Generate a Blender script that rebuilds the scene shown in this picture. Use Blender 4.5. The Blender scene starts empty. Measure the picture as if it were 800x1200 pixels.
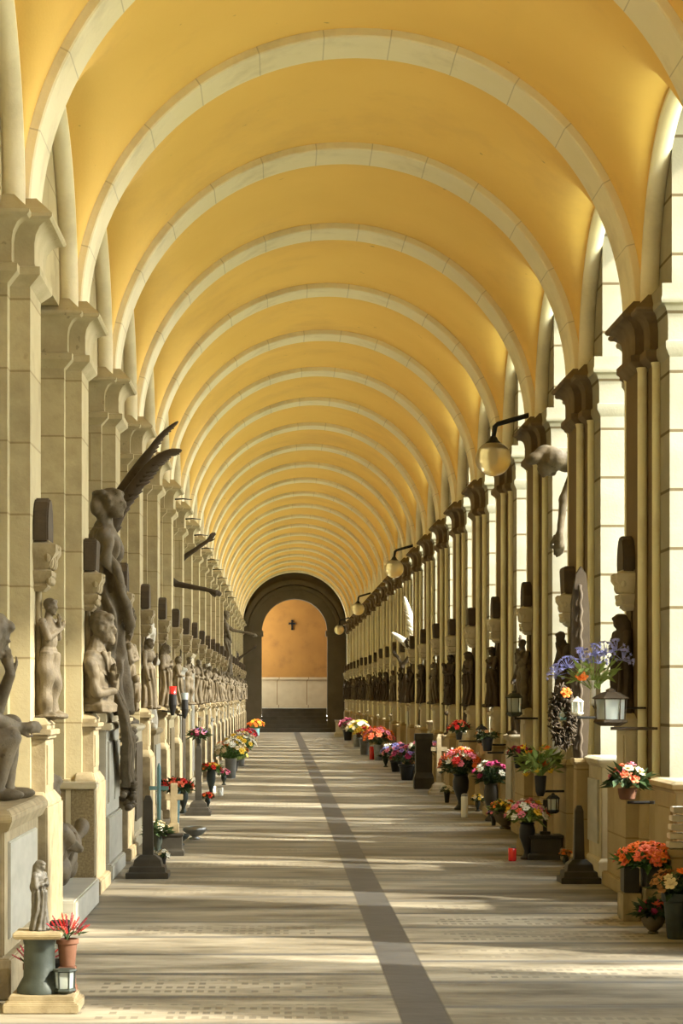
import bpy, bmesh, math, random
from math import sin, cos, pi, sqrt, tan, radians
from mathutils import Vector, Matrix, noise
C = bpy.context.scene.collection
sc = bpy.context.scene
rnd = random.Random(7)

# ------------------------------------------------------------------ camera, light, exposure
S = 3.67                       # bay length (m)
EYE = 1.6
XL, XR = -1.60, 2.89           # corridor faces of the left and right piers
XC = 0.63                      # centre line of the vault
ZS = 4.69                      # springing height
cam = bpy.data.cameras.new('camera'); co = bpy.data.objects.new('camera', cam); C.objects.link(co)
co.location = (0, 0, EYE); co.rotation_euler = (pi/2, 0, 0)
cam.sensor_width = 36; cam.lens = 36*2584/1200
cam.shift_x = (400-328)/1200; cam.shift_y = (815-600)/1200
cam.clip_start = .1; cam.clip_end = 600
sc.camera = co

w = bpy.data.worlds.new('world'); sc.world = w; w.use_nodes = True
nt = w.node_tree; nt.nodes.clear()
wo = nt.nodes.new('ShaderNodeOutputWorld'); bg = nt.nodes.new('ShaderNodeBackground')
tc = nt.nodes.new('ShaderNodeTexCoord'); sp = nt.nodes.new('ShaderNodeSeparateXYZ'); rp = nt.nodes.new('ShaderNodeValToRGB')
nt.links.new(tc.outputs['Generated'], sp.inputs[0]); nt.links.new(sp.outputs['Z'], rp.inputs[0])
rp.color_ramp.elements[0].position = 0; rp.color_ramp.elements[0].color = (1.0, .98, .90, 1)
rp.color_ramp.elements[1].position = .6; rp.color_ramp.elements[1].color = (.70, .78, .87, 1)
nt.links.new(rp.outputs[0], bg.inputs[0]); bg.inputs[1].default_value = 6.2
nt.links.new(bg.outputs[0], wo.inputs[0])

sun = bpy.data.lights.new('sun', 'SUN'); so = bpy.data.objects.new('sun', sun); C.objects.link(so)
sun.energy = 4.3; sun.color = (1, .93, .78); sun.angle = radians(2.2)
SAZ, SEL = radians(22), radians(36)
d = Vector((-cos(SEL)*cos(SAZ), cos(SEL)*sin(SAZ), -sin(SEL)))
so.rotation_euler = d.to_track_quat('-Z', 'Y').to_euler(); so.location = (12, -5, 12)
vs = sc.view_settings; vs.view_transform = 'Standard'; vs.look = 'None'; vs.gamma = 1; vs.exposure = 1.55
vs.use_curve_mapping = False
sc.cycles.max_bounces = 10; sc.cycles.diffuse_bounces = 7

# ------------------------------------------------------------------ helpers
def tag(o, label=None, cat=None, group=None, kind=None):
    if label: o['label'] = label
    if cat: o['category'] = cat
    if group: o['group'] = group
    if kind: o['kind'] = kind
    return o
def empty(name, loc, label, cat, group=None, rz=0):
    o = bpy.data.objects.new(name, None); C.objects.link(o); o.empty_display_size = .1
    o.location = loc; o.rotation_euler = (0, 0, rz)
    return tag(o, label, cat, group)
def add(name, me, parent=None, loc=(0, 0, 0), rot=(0, 0, 0), scale=None, label=None):
    o = bpy.data.objects.new(name, me); C.objects.link(o)
    o.location = loc; o.rotation_euler = rot
    if scale: o.scale = scale if hasattr(scale, '__len__') else (scale,)*3
    if parent: o.parent = parent
    if label: o['label'] = label
    return o
ORD = ['first', 'second', 'third', 'fourth', 'fifth', 'sixth', 'seventh', 'eighth', 'ninth', 'tenth', 'eleventh', 'twelfth',
       'thirteenth', 'fourteenth', 'fifteenth', 'sixteenth', 'seventeenth', 'eighteenth', 'nineteenth', 'twentieth',
       'twenty-first', 'twenty-second', 'twenty-third']

class B:
    """collects shapes, then becomes one mesh"""
    def __init__(s): s.v = []; s.f = []
    def raw(s, vs, fs, M=None):
        n = len(s.v)
        s.v += [(M @ Vector(v)) if M else Vector(v) for v in vs]; s.f += [[i+n for i in f] for f in fs]; return s
    def box(s, x0, x1, y0, y1, z0, z1, M=None):
        if x0 > x1: x0, x1 = x1, x0
        vs = [(x, y, z) for z in (z0, z1) for x, y in ((x0, y0), (x1, y0), (x1, y1), (x0, y1))]
        return s.raw(vs, [(3, 2, 1, 0), (4, 5, 6, 7), (0, 1, 5, 4), (1, 2, 6, 5), (2, 3, 7, 6), (3, 0, 4, 7)], M)
    def loft(s, rings, M=None, cap=True):
        n = len(rings[0]); vs = [p for r in rings for p in r]; fs = []
        for k in range(len(rings)-1):
            for i in range(n):
                j = (i+1) % n; fs.append((k*n+i, k*n+j, (k+1)*n+j, (k+1)*n+i))
        if cap: fs.append(tuple(reversed(range(n)))); fs.append(tuple((len(rings)-1)*n+i for i in range(n)))
        return s.raw(vs, fs, M)
    def frustum(s, cx, cy, levels, M=None):      # square tiers: (z, half x, half y)
        return s.loft([[(cx-a, cy-b, z), (cx+a, cy-b, z), (cx+a, cy+b, z), (cx-a, cy+b, z)] for z, a, b in levels], M)
    def lathe(s, prof, n=20, c=(0, 0, 0), M=None, sx=1, sy=1):
        return s.loft([[(c[0]+r*sx*cos(2*pi*i/n), c[1]+r*sy*sin(2*pi*i/n), c[2]+z) for i in range(n)] for r, z in prof], M)
    def ell(s, c, r, n=12, m=8, M=None):
        rings = [[(c[0]+r[0]*sin(pi*k/m)*cos(2*pi*i/n), c[1]+r[1]*sin(pi*k/m)*sin(2*pi*i/n), c[2]-r[2]*cos(pi*k/m)) for i in range(n)] for k in range(1, m)]
        vs = [p for q in rings for p in q]; fs = []
        for k in range(len(rings)-1):
            for i in range(n):
                j = (i+1) % n; fs.append((k*n+i, k*n+j, (k+1)*n+j, (k+1)*n+i))
        a = len(vs); vs += [(c[0], c[1], c[2]-r[2]), (c[0], c[1], c[2]+r[2])]; L = (len(rings)-1)*n
        for i in range(n):
            j = (i+1) % n; fs.append((a, j, i)); fs.append((a+1, L+i, L+j))
        return s.raw(vs, fs, M)
    def tube(s, pts, rad, n=8, M=None, flat=1):
        pts = [Vector(p) for p in pts]; rad = rad if hasattr(rad, '__len__') else [rad]*len(pts)
        rings = []; up = None
        for i, p in enumerate(pts):
            t = (pts[min(i+1, len(pts)-1)]-pts[max(i-1, 0)]).normalized()
            if up is None: up = Vector((0, 0, 1)) if abs(t.z) < .9 else Vector((0, 1, 0))
            a = t.cross(up).normalized(); b = a.cross(t).normalized(); up = b
            rings.append([tuple(p+a*(rad[i]*cos(2*pi*k/n))+b*(rad[i]*flat*sin(2*pi*k/n))) for k in range(n)])
        return s.loft(rings, M)
    def cap(s, a, b, ra, rb, n=12):               # tapered capsule
        s.ell(a, (ra,)*3, n, 8); s.ell(b, (rb,)*3, n, 8); return s.tube([a, b], [ra, rb], n)
    def mesh(s, name, mat, smooth=False, bevel=0, fix=False):
        me = bpy.data.meshes.new(name); me.from_pydata([tuple(v) for v in s.v], [], s.f); me.update()
        if bevel or fix:
            bm = bmesh.new(); bm.from_mesh(me)
            bmesh.ops.recalc_face_normals(bm, faces=bm.faces)
            if bevel:
                es = [e for e in bm.edges if len(e.link_faces) == 2 and e.calc_face_angle(0) > .6]
                bmesh.ops.bevel(bm, geom=es, offset=bevel, segments=2, affect='EDGES', clamp_overlap=True)
            bm.to_mesh(me); bm.free()
        if mat: me.materials.append(mat)
        if smooth:
            me.polygons.foreach_set('use_smooth', [True]*len(me.polygons))
            if smooth == 'auto': me.set_sharp_from_angle(angle=radians(35))
        return me

def offset(poly, o):
    n = len(poly); out = []
    for i in range(n):
        p0, p, p1 = Vector(poly[i-1]), Vector(poly[i]), Vector(poly[(i+1) % n])
        a = (p-p0).normalized(); b = (p1-p).normalized()
        na = Vector((a.y, -a.x)); nb = Vector((b.y, -b.x)); m = na+nb
        out.append(tuple(p+m*(o/max(.3, 1+na.dot(nb)))))
    return out
def rounded(poly, r, idx, seg=3):
    out = []; n = len(poly)
    for i, p in enumerate(poly):
        if i not in idx: out.append(p); continue
        p = Vector(p); a = (Vector(poly[i-1])-p).normalized(); b = (Vector(poly[(i+1) % n])-p).normalized()
        for k in range(seg+1):
            t = k/seg; q = p+a*(r*(1-t)**2)+b*(r*t**2); out.append(tuple(q))
    return out

# ------------------------------------------------------------------ materials
def mat(name, col, rough=.8, col2=None, scale=4, mix=.5, bump=.15, bscale=30, metal=0, dirt=None, dscale=1.2, spec=.3, streak=None):
    m = bpy.data.materials.new(name); m.use_nodes = True; t = m.node_tree; p = t.nodes['Principled BSDF']
    p.inputs['Roughness'].default_value = rough; p.inputs['Metallic'].default_value = metal
    p.inputs['Specular IOR Level'].default_value = spec
    N = t.nodes.new; L = t.links.new
    tcn = N('ShaderNodeTexCoord'); src = tcn.outputs['Object']
    if streak:
        mp = N('ShaderNodeMapping'); mp.inputs['Scale'].default_value = streak; L(src, mp.inputs[0]); src2 = mp.outputs[0]
    else: src2 = src
    if col2:
        nz = N('ShaderNodeTexNoise'); nz.inputs['Scale'].default_value = scale; nz.inputs['Detail'].default_value = 6; L(src2, nz.inputs['Vector'])
        r = N('ShaderNodeValToRGB'); r.color_ramp.elements[0].position = .5-mix*.4; r.color_ramp.elements[1].position = .5+mix*.4
        r.color_ramp.elements[0].color = (*col, 1); r.color_ramp.elements[1].color = (*col2, 1)
        L(nz.outputs[0], r.inputs[0]); out = r.outputs[0]
    else:
        q = N('ShaderNodeRGB'); q.outputs[0].default_value = (*col, 1); out = q.outputs[0]
    if dirt:
        n2 = N('ShaderNodeTexNoise'); n2.inputs['Scale'].default_value = dscale; n2.inputs['Detail'].default_value = 9; n2.inputs['Roughness'].default_value = .65; L(src, n2.inputs['Vector'])
        r2 = N('ShaderNodeValToRGB'); r2.color_ramp.elements[0].position = .52; r2.color_ramp.elements[1].position = .75
        r2.color_ramp.elements[0].color = (0, 0, 0, 1); r2.color_ramp.elements[1].color = (.7, .7, .7, 1); L(n2.outputs[0], r2.inputs[0])
        mx = N('ShaderNodeMixRGB'); L(r2.outputs[0], mx.inputs[0]); L(out, mx.inputs[1]); mx.inputs[2].default_value = (*dirt, 1); out = mx.outputs[0]
    L(out, p.inputs['Base Color'])
    if bump:
        n3 = N('ShaderNodeTexNoise'); n3.inputs['Scale'].default_value = bscale; n3.inputs['Detail'].default_value = 4; L(src, n3.inputs['Vector'])
        bp = N('ShaderNodeBump'); bp.inputs['Strength'].default_value = bump; bp.inputs['Distance'].default_value = .01; L(n3.outputs[0], bp.inputs['Height']); L(bp.outputs[0], p.inputs['Normal'])
    m['out'] = 1
    return m
def courses(m, row, width, col, axis='XZ', size=.012):
    """thin joint lines between courses, laid over the base colour"""
    t = m.node_tree; p = t.nodes['Principled BSDF']; N = t.nodes.new; L = t.links.new
    src = p.inputs['Base Color'].links[0].from_socket
    g = N('ShaderNodeNewGeometry'); s = N('ShaderNodeSeparateXYZ'); c = N('ShaderNodeCombineXYZ'); L(g.outputs['Position'], s.inputs[0])
    ad = N('ShaderNodeMath'); L(s.outputs['X'], ad.inputs[0]); L(s.outputs['Y'], ad.inputs[1]); L(ad.outputs[0], c.inputs[0]); L(s.outputs['Z'], c.inputs[1])
    b = N('ShaderNodeTexBrick'); L(c.outputs[0], b.inputs['Vector']); b.inputs['Scale'].default_value = 1
    b.inputs['Mortar Size'].default_value = size; b.inputs['Row Height'].default_value = row; b.inputs['Brick Width'].default_value = width
    b.inputs['Mortar Smooth'].default_value = .3
    b.inputs['Color1'].default_value = (1, 1, 1, 1); b.inputs['Color2'].default_value = (.86, .86, .86, 1); b.inputs['Mortar'].default_value = (*col, 1)
    mx = N('ShaderNodeMixRGB'); mx.blend_type = 'MULTIPLY'; mx.inputs[0].default_value = 1; L(src, mx.inputs[1]); L(b.outputs[0], mx.inputs[2]); L(mx.outputs[0], p.inputs['Base Color'])
    return m
STONE = courses(mat('pale limestone', (.50, .43, .25), .85, (.40, .33, .18), 2.5, .8, .25, 40, dirt=(.20, .15, .075), dscale=1.6), .46, 3, (.62, .58, .5), size=.008)
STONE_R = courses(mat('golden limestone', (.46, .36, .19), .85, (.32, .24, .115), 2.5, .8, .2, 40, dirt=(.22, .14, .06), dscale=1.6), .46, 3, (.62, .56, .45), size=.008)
SHAFT = mat('lit-tone shaft stone', (.78, .74, .50), .8, (.66, .61, .38), 2, .8, .15, 40, dirt=(.42, .34, .18))  # pale tone paints the light on the strips facing the camera
CORE = mat('shade-browned pier stone', (.17, .115, .05), .85, (.125, .082, .036), 2.5, .8, .2, 40, dirt=(.13, .085, .04), dscale=1.6)  # darkened brown stands for the shade on the corridor-facing sides
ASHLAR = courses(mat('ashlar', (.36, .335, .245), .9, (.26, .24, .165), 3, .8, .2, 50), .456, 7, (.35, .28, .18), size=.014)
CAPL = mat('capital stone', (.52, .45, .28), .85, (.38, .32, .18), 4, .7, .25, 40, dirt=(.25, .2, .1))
CAPR = mat('shade-darkened capital stone', (.21, .15, .075), .85, (.12, .08, .036), 5, .7, .35, 40, dirt=(.12, .08, .04))  # dark tone paints the shade on the right piers' inner capitals
RIB = mat('rib stone', (.84, .77, .56), .85, (.76, .69, .48), 2, .8, .15, 40, dirt=(.42, .36, .22), dscale=.9)
PLAS = mat('ochre plaster', (.86, .58, .17), .9, (.80, .52, .14), .9, .9, .12, 60, dirt=(.64, .40, .14), dscale=.5)
GRAN = mat('brown granite', (.16, .12, .06), .5, (.30, .24, .13), 60, .5, .1, 80)
MARB = mat('veined marble', (.48, .46, .37), .5, (.30, .285, .22), 3, .9, .08, 30, streak=(1, 1, 3), dirt=(.35, .32, .24))
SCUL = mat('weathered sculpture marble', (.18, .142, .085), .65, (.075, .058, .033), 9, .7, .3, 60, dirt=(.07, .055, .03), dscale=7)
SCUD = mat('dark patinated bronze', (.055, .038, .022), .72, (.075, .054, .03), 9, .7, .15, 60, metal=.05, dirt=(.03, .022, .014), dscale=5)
SCUW = mat('white carved marble', (.72, .69, .58), .55, (.50, .46, .36), 6, .7, .15, 60)
SHRN = mat('carved tan stone', (.38, .31, .18), .8, (.20, .155, .08), 8, .7, .3, 50, dirt=(.14, .10, .05), dscale=5)
PEDW = mat('light pedestal stone', (.56, .50, .34), .8, (.40, .34, .21), 4, .7, .2, 50, dirt=(.36, .29, .17))
SLATE = mat('dark slate', (.028, .025, .018), .5, (.055, .048, .036), 6, .6, .1, 60)
IRON = mat('black iron', (.015, .014, .012), .5, None, bump=.05)
DARK = mat('dark brown stone', (.09, .07, .04), .9, (.125, .10, .058), 2, .8, .3, 20, dirt=(.07, .055, .03))  # the end wall's own dark brown
STEPM = mat('dark step stone', (.075, .062, .04), .8, (.11, .09, .06), 4, .7, .2, 30)
ORNG = mat('orange plaster', (.32, .155, .03), .9, (.235, .11, .022), 1.2, .9, .15, 40, dirt=(.17, .08, .02), dscale=1.5)
DADO = courses(mat('dado marble', (.44, .34, .19), .6, (.34, .26, .14), 3, .8, .1, 40), 3, 1.35, (.4, .3, .2), size=.02)
TERR = mat('terracotta', (.14, .06, .03), .8, (.20, .095, .055), 8, .6, .2, 50)
BLUG = mat('grey green metal', (.022, .028, .022), .5, (.055, .064, .05), 9, .6, .1, 60, metal=.15)
TEAL = mat('teal glaze', (.12, .26, .27), .35, (.2, .35, .36), 6, .6, .05, 30)
SILV = mat('tarnished silver', (.35, .35, .32), .35, (.2, .2, .18), 8, .7, .05, 30, metal=.8)
BLKP = mat('black glaze', (.02, .02, .02), .3)
WHIT = mat('white wax', (.8, .78, .66), .5, None, bump=0)
REDG = mat('red glass', (.62, .02, .015), .15, None, bump=0, spec=.6)
SOIL = mat('ground', (.35, .33, .2), .95, (.25, .26, .12), 1.5, .8, .2, 10)
LEAF = mat('leaf green', (.06, .13, .03), .6, (.12, .22, .04), 10, .7, .05, 30)
LEAFY = mat('pale leaf', (.28, .34, .09), .6, (.16, .24, .05), 10, .7, .05, 30)
LEAFD = mat('dark leaf', (.035, .06, .025), .6, (.06, .1, .03), 10, .7, .05, 30)
FC = {'red': (.70, .03, .02), 'orange': (.90, .22, .03), 'coral': (.92, .20, .09), 'pink': (.88, .26, .34), 'magenta': (.45, .04, .14), 'yellow': (.92, .62, .05),
      'white': (.85, .82, .66), 'blue': (.40, .42, .88), 'violet': (.28, .16, .38), 'cream': (.75, .62, .36), 'heather': (.42, .05, .07), 'rust': (.42, .20, .06)}
FM = {k: mat(k+' petal', c, .7, tuple(x*.7 for x in c), 25, .6, 0) for k, c in FC.items()}
def glass(name, col, rough=.15):
    m = bpy.data.materials.new(name); m.use_nodes = True; p = m.node_tree.nodes['Principled BSDF']
    p.inputs['Base Color'].default_value = (*col, 1); p.inputs['Roughness'].default_value = rough
    p.inputs['Transmission Weight'].default_value = .75; p.inputs['IOR'].default_value = 1.3
    return m
GLOBE = glass('amber globe glass', (.95, .78, .42), .28)
PANE = glass('lantern pane', (.80, .88, .86), .3)

# floor: rows of inscribed grave slabs on either side of a grey strip
def floor_mat():
    m = bpy.data.materials.new('grave slab paving'); m.use_nodes = True; t = m.node_tree; p = t.nodes['Principled BSDF']; N = t.nodes.new; L = t.links.new
    p.inputs['Roughness'].default_value = .5; p.inputs['Specular IOR Level'].default_value = .35
    g = N('ShaderNodeNewGeometry'); s = N('ShaderNodeSeparateXYZ'); L(g.outputs['Position'], s.inputs[0])
    def M(op, a, b=None, c=None):
        n = N('ShaderNodeMath'); n.operation = op
        for i, q in enumerate((a, b, c)):
            if q is None: continue
            if isinstance(q, (int, float)): n.inputs[i].default_value = q
            else: L(q, n.inputs[i])
        return n.outputs[0]
    X, Y = s.outputs['X'], s.outputs['Y']
    side = M('GREATER_THAN', X, .72)
    ys = M('ADD', M('DIVIDE', Y, .97), M('MULTIPLY', side, .37))
    row = M('FLOOR', ys); fr = M('FRACT', ys)
    wn = N('ShaderNodeTexWhiteNoise'); wn.noise_dimensions = '2D'; cb = N('ShaderNodeCombineXYZ'); L(row, cb.inputs[0]); L(side, cb.inputs[1]); L(cb.outputs[0], wn.inputs['Vector'])
    tone = wn.outputs['Value']
    r = N('ShaderNodeValToRGB'); L(tone, r.inputs[0]); e = r.color_ramp.elements
    e[0].position = 0; e[0].color = (.18, .16, .125, 1); e[1].position = 1; e[1].color = (.46, .42, .335, 1)
    x = e.new(.45); x.color = (.29, .26, .20, 1)
    nz = N('ShaderNodeTexNoise'); nz.inputs['Scale'].default_value = 1.0; nz.inputs['Detail'].default_value = 8; nz.inputs['Roughness'].default_value = .6
    mp = N('ShaderNodeMapping'); mp.inputs['Scale'].default_value = (.9, 2.6, 1); L(g.outputs['Position'], mp.inputs[0]); L(mp.outputs[0], nz.inputs['Vector'])
    r2 = N('ShaderNodeValToRGB'); L(nz.outputs[0], r2.inputs[0]); r2.color_ramp.elements[0].position = .33; r2.color_ramp.elements[1].position = .64
    r2.color_ramp.elements[0].color = (.25, .235, .20, 1); r2.color_ramp.elements[1].color = (1.1, 1.08, 1.0, 1)
    mx = N('ShaderNodeMixRGB'); mx.blend_type = 'MULTIPLY'; mx.inputs[0].default_value = 1; L(r.outputs[0], mx.inputs[1]); L(r2.outputs[0], mx.inputs[2]); out = mx.outputs[0]
    # engraved lines: three rows of letter-like ticks on some slabs
    lx = M('FRACT', M('MULTIPLY', X, 17)); tick = M('GREATER_THAN', lx, .38)
    wl = N('ShaderNodeTexWhiteNoise'); wl.noise_dimensions = '3D'; cl = N('ShaderNodeCombineXYZ')
    L(M('FLOOR', M('MULTIPLY', X, 17)), cl.inputs[0]); L(M('FLOOR', M('MULTIPLY', ys, 6)), cl.inputs[1]); L(side, cl.inputs[2]); L(cl.outputs[0], wl.inputs['Vector'])
    on = M('GREATER_THAN', wl.outputs['Value'], .35)
    ly = M('FRACT', M('MULTIPLY', fr, 6)); line = M('GREATER_THAN', ly, .48)
    inner = M('MULTIPLY', M('GREATER_THAN', fr, .22), M('LESS_THAN', fr, .78))
    wc = N('ShaderNodeSeparateXYZ'); L(wn.outputs['Color'], wc.inputs[0])
    has = M('GREATER_THAN', wc.outputs['Y'], .45)
    dx = M('ABSOLUTE', M('SUBTRACT', X, .72)); zone = M('MULTIPLY', M('GREATER_THAN', dx, .38), M('LESS_THAN', dx, 1.75))
    ins = M('MULTIPLY', M('MULTIPLY', M('MULTIPLY', tick, on), M('MULTIPLY', line, inner)), M('MULTIPLY', has, zone))
    mi = N('ShaderNodeMixRGB'); L(M('MULTIPLY', ins, .6), mi.inputs[0]); L(out, mi.inputs[1]); mi.inputs[2].default_value = (.13, .11, .08, 1); out = mi.outputs[0]
    # joints
    j = M('LESS_THAN', M('ADD', fr, M('MULTIPLY', nz.outputs[0], -.06)), .085)
    jl = M('LESS_THAN', M('ABSOLUTE', M('SUBTRACT', fr, .05)), .008)
    mj = N('ShaderNodeMixRGB'); L(M('MULTIPLY', j, .85), mj.inputs[0]); L(out, mj.inputs[1]); mj.inputs[2].default_value = (.125, .12, .105, 1); out = mj.outputs[0]
    mk = N('ShaderNodeMixRGB'); L(M('MULTIPLY', jl, .8), mk.inputs[0]); L(out, mk.inputs[1]); mk.inputs[2].default_value = (.04, .035, .03, 1); out = mk.outputs[0]
    # centre strip of grey flags
    dc = M('ABSOLUTE', M('SUBTRACT', X, .72)); st = M('LESS_THAN', dc, .12)
    n4 = N('ShaderNodeTexNoise'); n4.inputs['Scale'].default_value = 4; L(g.outputs['Position'], n4.inputs['Vector'])
    r4 = N('ShaderNodeValToRGB'); r4.color_ramp.elements[0].color = (.035, .034, .031, 1); r4.color_ramp.elements[1].color = (.10, .097, .09, 1); L(n4.outputs[0], r4.inputs[0])
    ms = N('ShaderNodeMixRGB'); L(st, ms.inputs[0]); L(out, ms.inputs[1]); L(r4.outputs[0], ms.inputs[2]); out = ms.outputs[0]
    e1 = M('MULTIPLY', M('GREATER_THAN', dc, .113), M('LESS_THAN', dc, .127)); e2 = M('MULTIPLY', st, M('LESS_THAN', M('FRACT', M('DIVIDE', Y, 1.15)), .02))
    me = N('ShaderNodeMixRGB'); L(M('MAXIMUM', M('MULTIPLY', e1, .6), e2), me.inputs[0]); L(out, me.inputs[1]); me.inputs[2].default_value = (.05, .045, .035, 1)
    L(me.outputs[0], p.inputs['Base Color'])
    bp = N('ShaderNodeBump'); bp.inputs['Strength'].default_value = .25; bp.inputs['Distance'].default_value = .01
    n5 = N('ShaderNodeTexNoise'); n5.inputs['Scale'].default_value = 12; n5.inputs['Detail'].default_value = 5; L(g.outputs['Position'], n5.inputs['Vector'])
    L(n5.outputs[0], bp.inputs['Height']); L(bp.outputs[0], p.inputs['Normal'])
    return m
FLOOR = floor_mat()
def specks(m, scale, thr, col):
    t = m.node_tree; p = t.nodes['Principled BSDF']; N = t.nodes.new; L = t.links.new; src = p.inputs['Base Color'].links[0].from_socket
    g = N('ShaderNodeNewGeometry'); a = N('ShaderNodeTexNoise'); a.inputs['Scale'].default_value = scale; a.inputs['Detail'].default_value = 3; L(g.outputs['Position'], a.inputs['Vector'])
    r = N('ShaderNodeValToRGB'); r.color_ramp.elements[0].position = thr; r.color_ramp.elements[1].position = thr+.04; L(a.outputs[0], r.inputs[0])
    mx = N('ShaderNodeMixRGB'); mm = N('ShaderNodeMath'); mm.operation = 'MULTIPLY'; mm.inputs[1].default_value = .6; L(r.outputs[0], mm.inputs[0]); L(mm.outputs[0], mx.inputs[0]); L(src, mx.inputs[1]); mx.inputs[2].default_value = (*col, 1); L(mx.outputs[0], p.inputs['Base Color'])
specks(PLAS, 7, .735, (.30, .19, .07)); specks(STONE, 9, .70, (.32, .25, .13)); specks(SCUL, 22, .66, (.05, .04, .025)); specks(CAPL, 12, .68, (.2, .16, .09))

# ------------------------------------------------------------------ the setting
NB0, NB1 = -6, 22                     # first and last pier line
def cy(k): return S*(3.85+k)+.31      # centre of pier line k
YEND = S*26.2
Y0 = cy(NB0)-1.2
def struct(name, b, m, **kw):
    o = add(name, b.mesh(name, m, **kw)); o['kind'] = 'structure'; return o
b = B(); b.box(-3.2, 4.1, Y0-2, YEND+.2, -.2, 0); struct('floor', b, FLOOR)
b = B(); b.box(4.1, 60, -40, 140, -.5, -.15); struct('ground_outside', b, SOIL)

# vault
RI, RO = 2.23, 2.30
rl = 1.43
def lat(y):
    k = (y-cy(0))/S; f = (k-math.floor(k)-.5)*S
    return sqrt(max(0, rl*rl-f*f))
b = B(); NT = 72; ys = []
k = NB0-.5
ya, yb = cy(NB0)-S/2, YEND
fr = [-1, -.84, -.78, -.776, -.77, -.75, -.72, -.68, -.62, -.55, -.46, -.36, -.24, -.12]
fr = fr+[0]+[-f for f in reversed(fr[1:])]
kk = NB0-1
while cy(kk) < yb:
    for f in fr:
        y = cy(kk)+S/2+f*S/2
        if ya <= y <= yb: ys.append(y)
    kk += 1
ys.append(yb)
th = [pi*(.5-.5*cos(pi*i/NT)) for i in range(NT+1)]
PN = 7
for y in ys:
    l = lat(y)
    for t in th:
        s_ = max(0, RO*sin(t)); z = (s_**PN+l**PN)**(1/PN)
        b.v.append(Vector((XC+RO*cos(t), y, ZS+z)))
n = NT+1
for i in range(len(ys)-1):
    for j in range(NT): b.f.append((i*n+j, i*n+j+1, (i+1)*n+j+1, (i+1)*n+j))
o = struct('ceiling', b, PLAS, smooth=True)
b = B(); b.box(-3.2, 4.1, Y0-2, YEND+8, 7.35, 7.6); struct('roof_light_seal', b, STONE)  # unseen slab added to keep sky light from leaking over the vault
b = B(); b.box(-3.2, 4.1, Y0-2.3, Y0-2, 0, 7.6); struct('wall_light_block', b, STONE)  # unseen wall added to cut light from behind the camera

# piers
def polyR():
    p = [(0, -.31), (.07, -.31), (.07, -.60), (.12, -.60), (.12, -1.07), (1.0, -1.07), (1.0, 1.07), (.12, 1.07), (.12, .60), (.07, .60), (.07, .31), (0, .31)]
    return rounded(p, .035, (0, 2, 4, 7, 9, 11), 3)
def polyL():
    p = [(0, -.31), (.13, -.31), (.13, -.44), (1.0, -.44), (1.0, .44), (.13, .44), (.13, .31), (0, .31)]
    return p
def world(poly, side):       # local (u,v) -> local xy about the pier's corridor face centre
    q = [(side*u, v) for u, v in poly]
    return q if side > 0 else list(reversed(q))
PR, PL = world(polyR(), 1), world(polyL(), -1)
CAPP = [(0, 4.22), (.07, 4.285), (.07, 4.335), (.035, 4.345), (.03, 4.36), (.03, 4.49), (.04, 4.545), (.07, 4.595), (.11, 4.62), (.14, 4.625), (.155, 4.64), (.155, 4.66), (.045, 4.775), (0, 4.776)]
BASP = [(.13, 0), (.13, .10), (.11, .13), (.09, .84), (.075, .88), (.04, .92), (0, .93)]
def levels(poly, prof): return [[(x, y, z) for x, y in offset(poly, o)] for o, z in prof]
def right_pier_meshes():  # core and capital carry painted shade, shafts painted light
    core = [(0, -.31), (.07, -.31), (.07, -.60), (.14, -.60), (.14, .60), (.07, .60), (.07, .31), (0, .31)]
    blk = [(.12, -1.07), (1.0, -1.07), (1.0, 1.07), (.12, 1.07)]
    out = []
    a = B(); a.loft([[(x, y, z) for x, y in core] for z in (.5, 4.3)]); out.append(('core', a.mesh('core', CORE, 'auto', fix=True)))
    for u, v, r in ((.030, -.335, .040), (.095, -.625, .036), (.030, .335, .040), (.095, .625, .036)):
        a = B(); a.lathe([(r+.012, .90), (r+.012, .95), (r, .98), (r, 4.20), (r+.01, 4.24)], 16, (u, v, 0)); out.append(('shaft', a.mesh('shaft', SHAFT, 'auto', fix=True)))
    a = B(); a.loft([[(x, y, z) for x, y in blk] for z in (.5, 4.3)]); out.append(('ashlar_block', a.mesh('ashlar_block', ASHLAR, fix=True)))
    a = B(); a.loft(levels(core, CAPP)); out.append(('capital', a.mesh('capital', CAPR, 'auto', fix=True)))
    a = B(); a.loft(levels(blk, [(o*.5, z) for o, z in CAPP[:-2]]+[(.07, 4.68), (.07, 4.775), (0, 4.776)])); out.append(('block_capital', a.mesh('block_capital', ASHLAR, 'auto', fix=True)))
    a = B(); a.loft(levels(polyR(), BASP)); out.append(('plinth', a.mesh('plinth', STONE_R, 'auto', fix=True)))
    return out
def pier_meshes(poly, tagn, ms, mc, mp):
    a = B(); a.loft([[(x, y, z) for x, y in poly] for z in (.5, 4.3)])
    c = B(); c.loft(levels(poly, CAPP)); p = B(); p.loft(levels(poly, BASP))
    return a.mesh('shaft'+tagn, ms, 'auto', fix=True), c.mesh('capital'+tagn, mc, 'auto', fix=True), p.mesh('plinth'+tagn, mp, 'auto', fix=True)
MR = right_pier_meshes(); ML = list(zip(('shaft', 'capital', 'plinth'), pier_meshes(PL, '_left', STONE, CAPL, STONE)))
wl, wr = B(), B()
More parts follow.
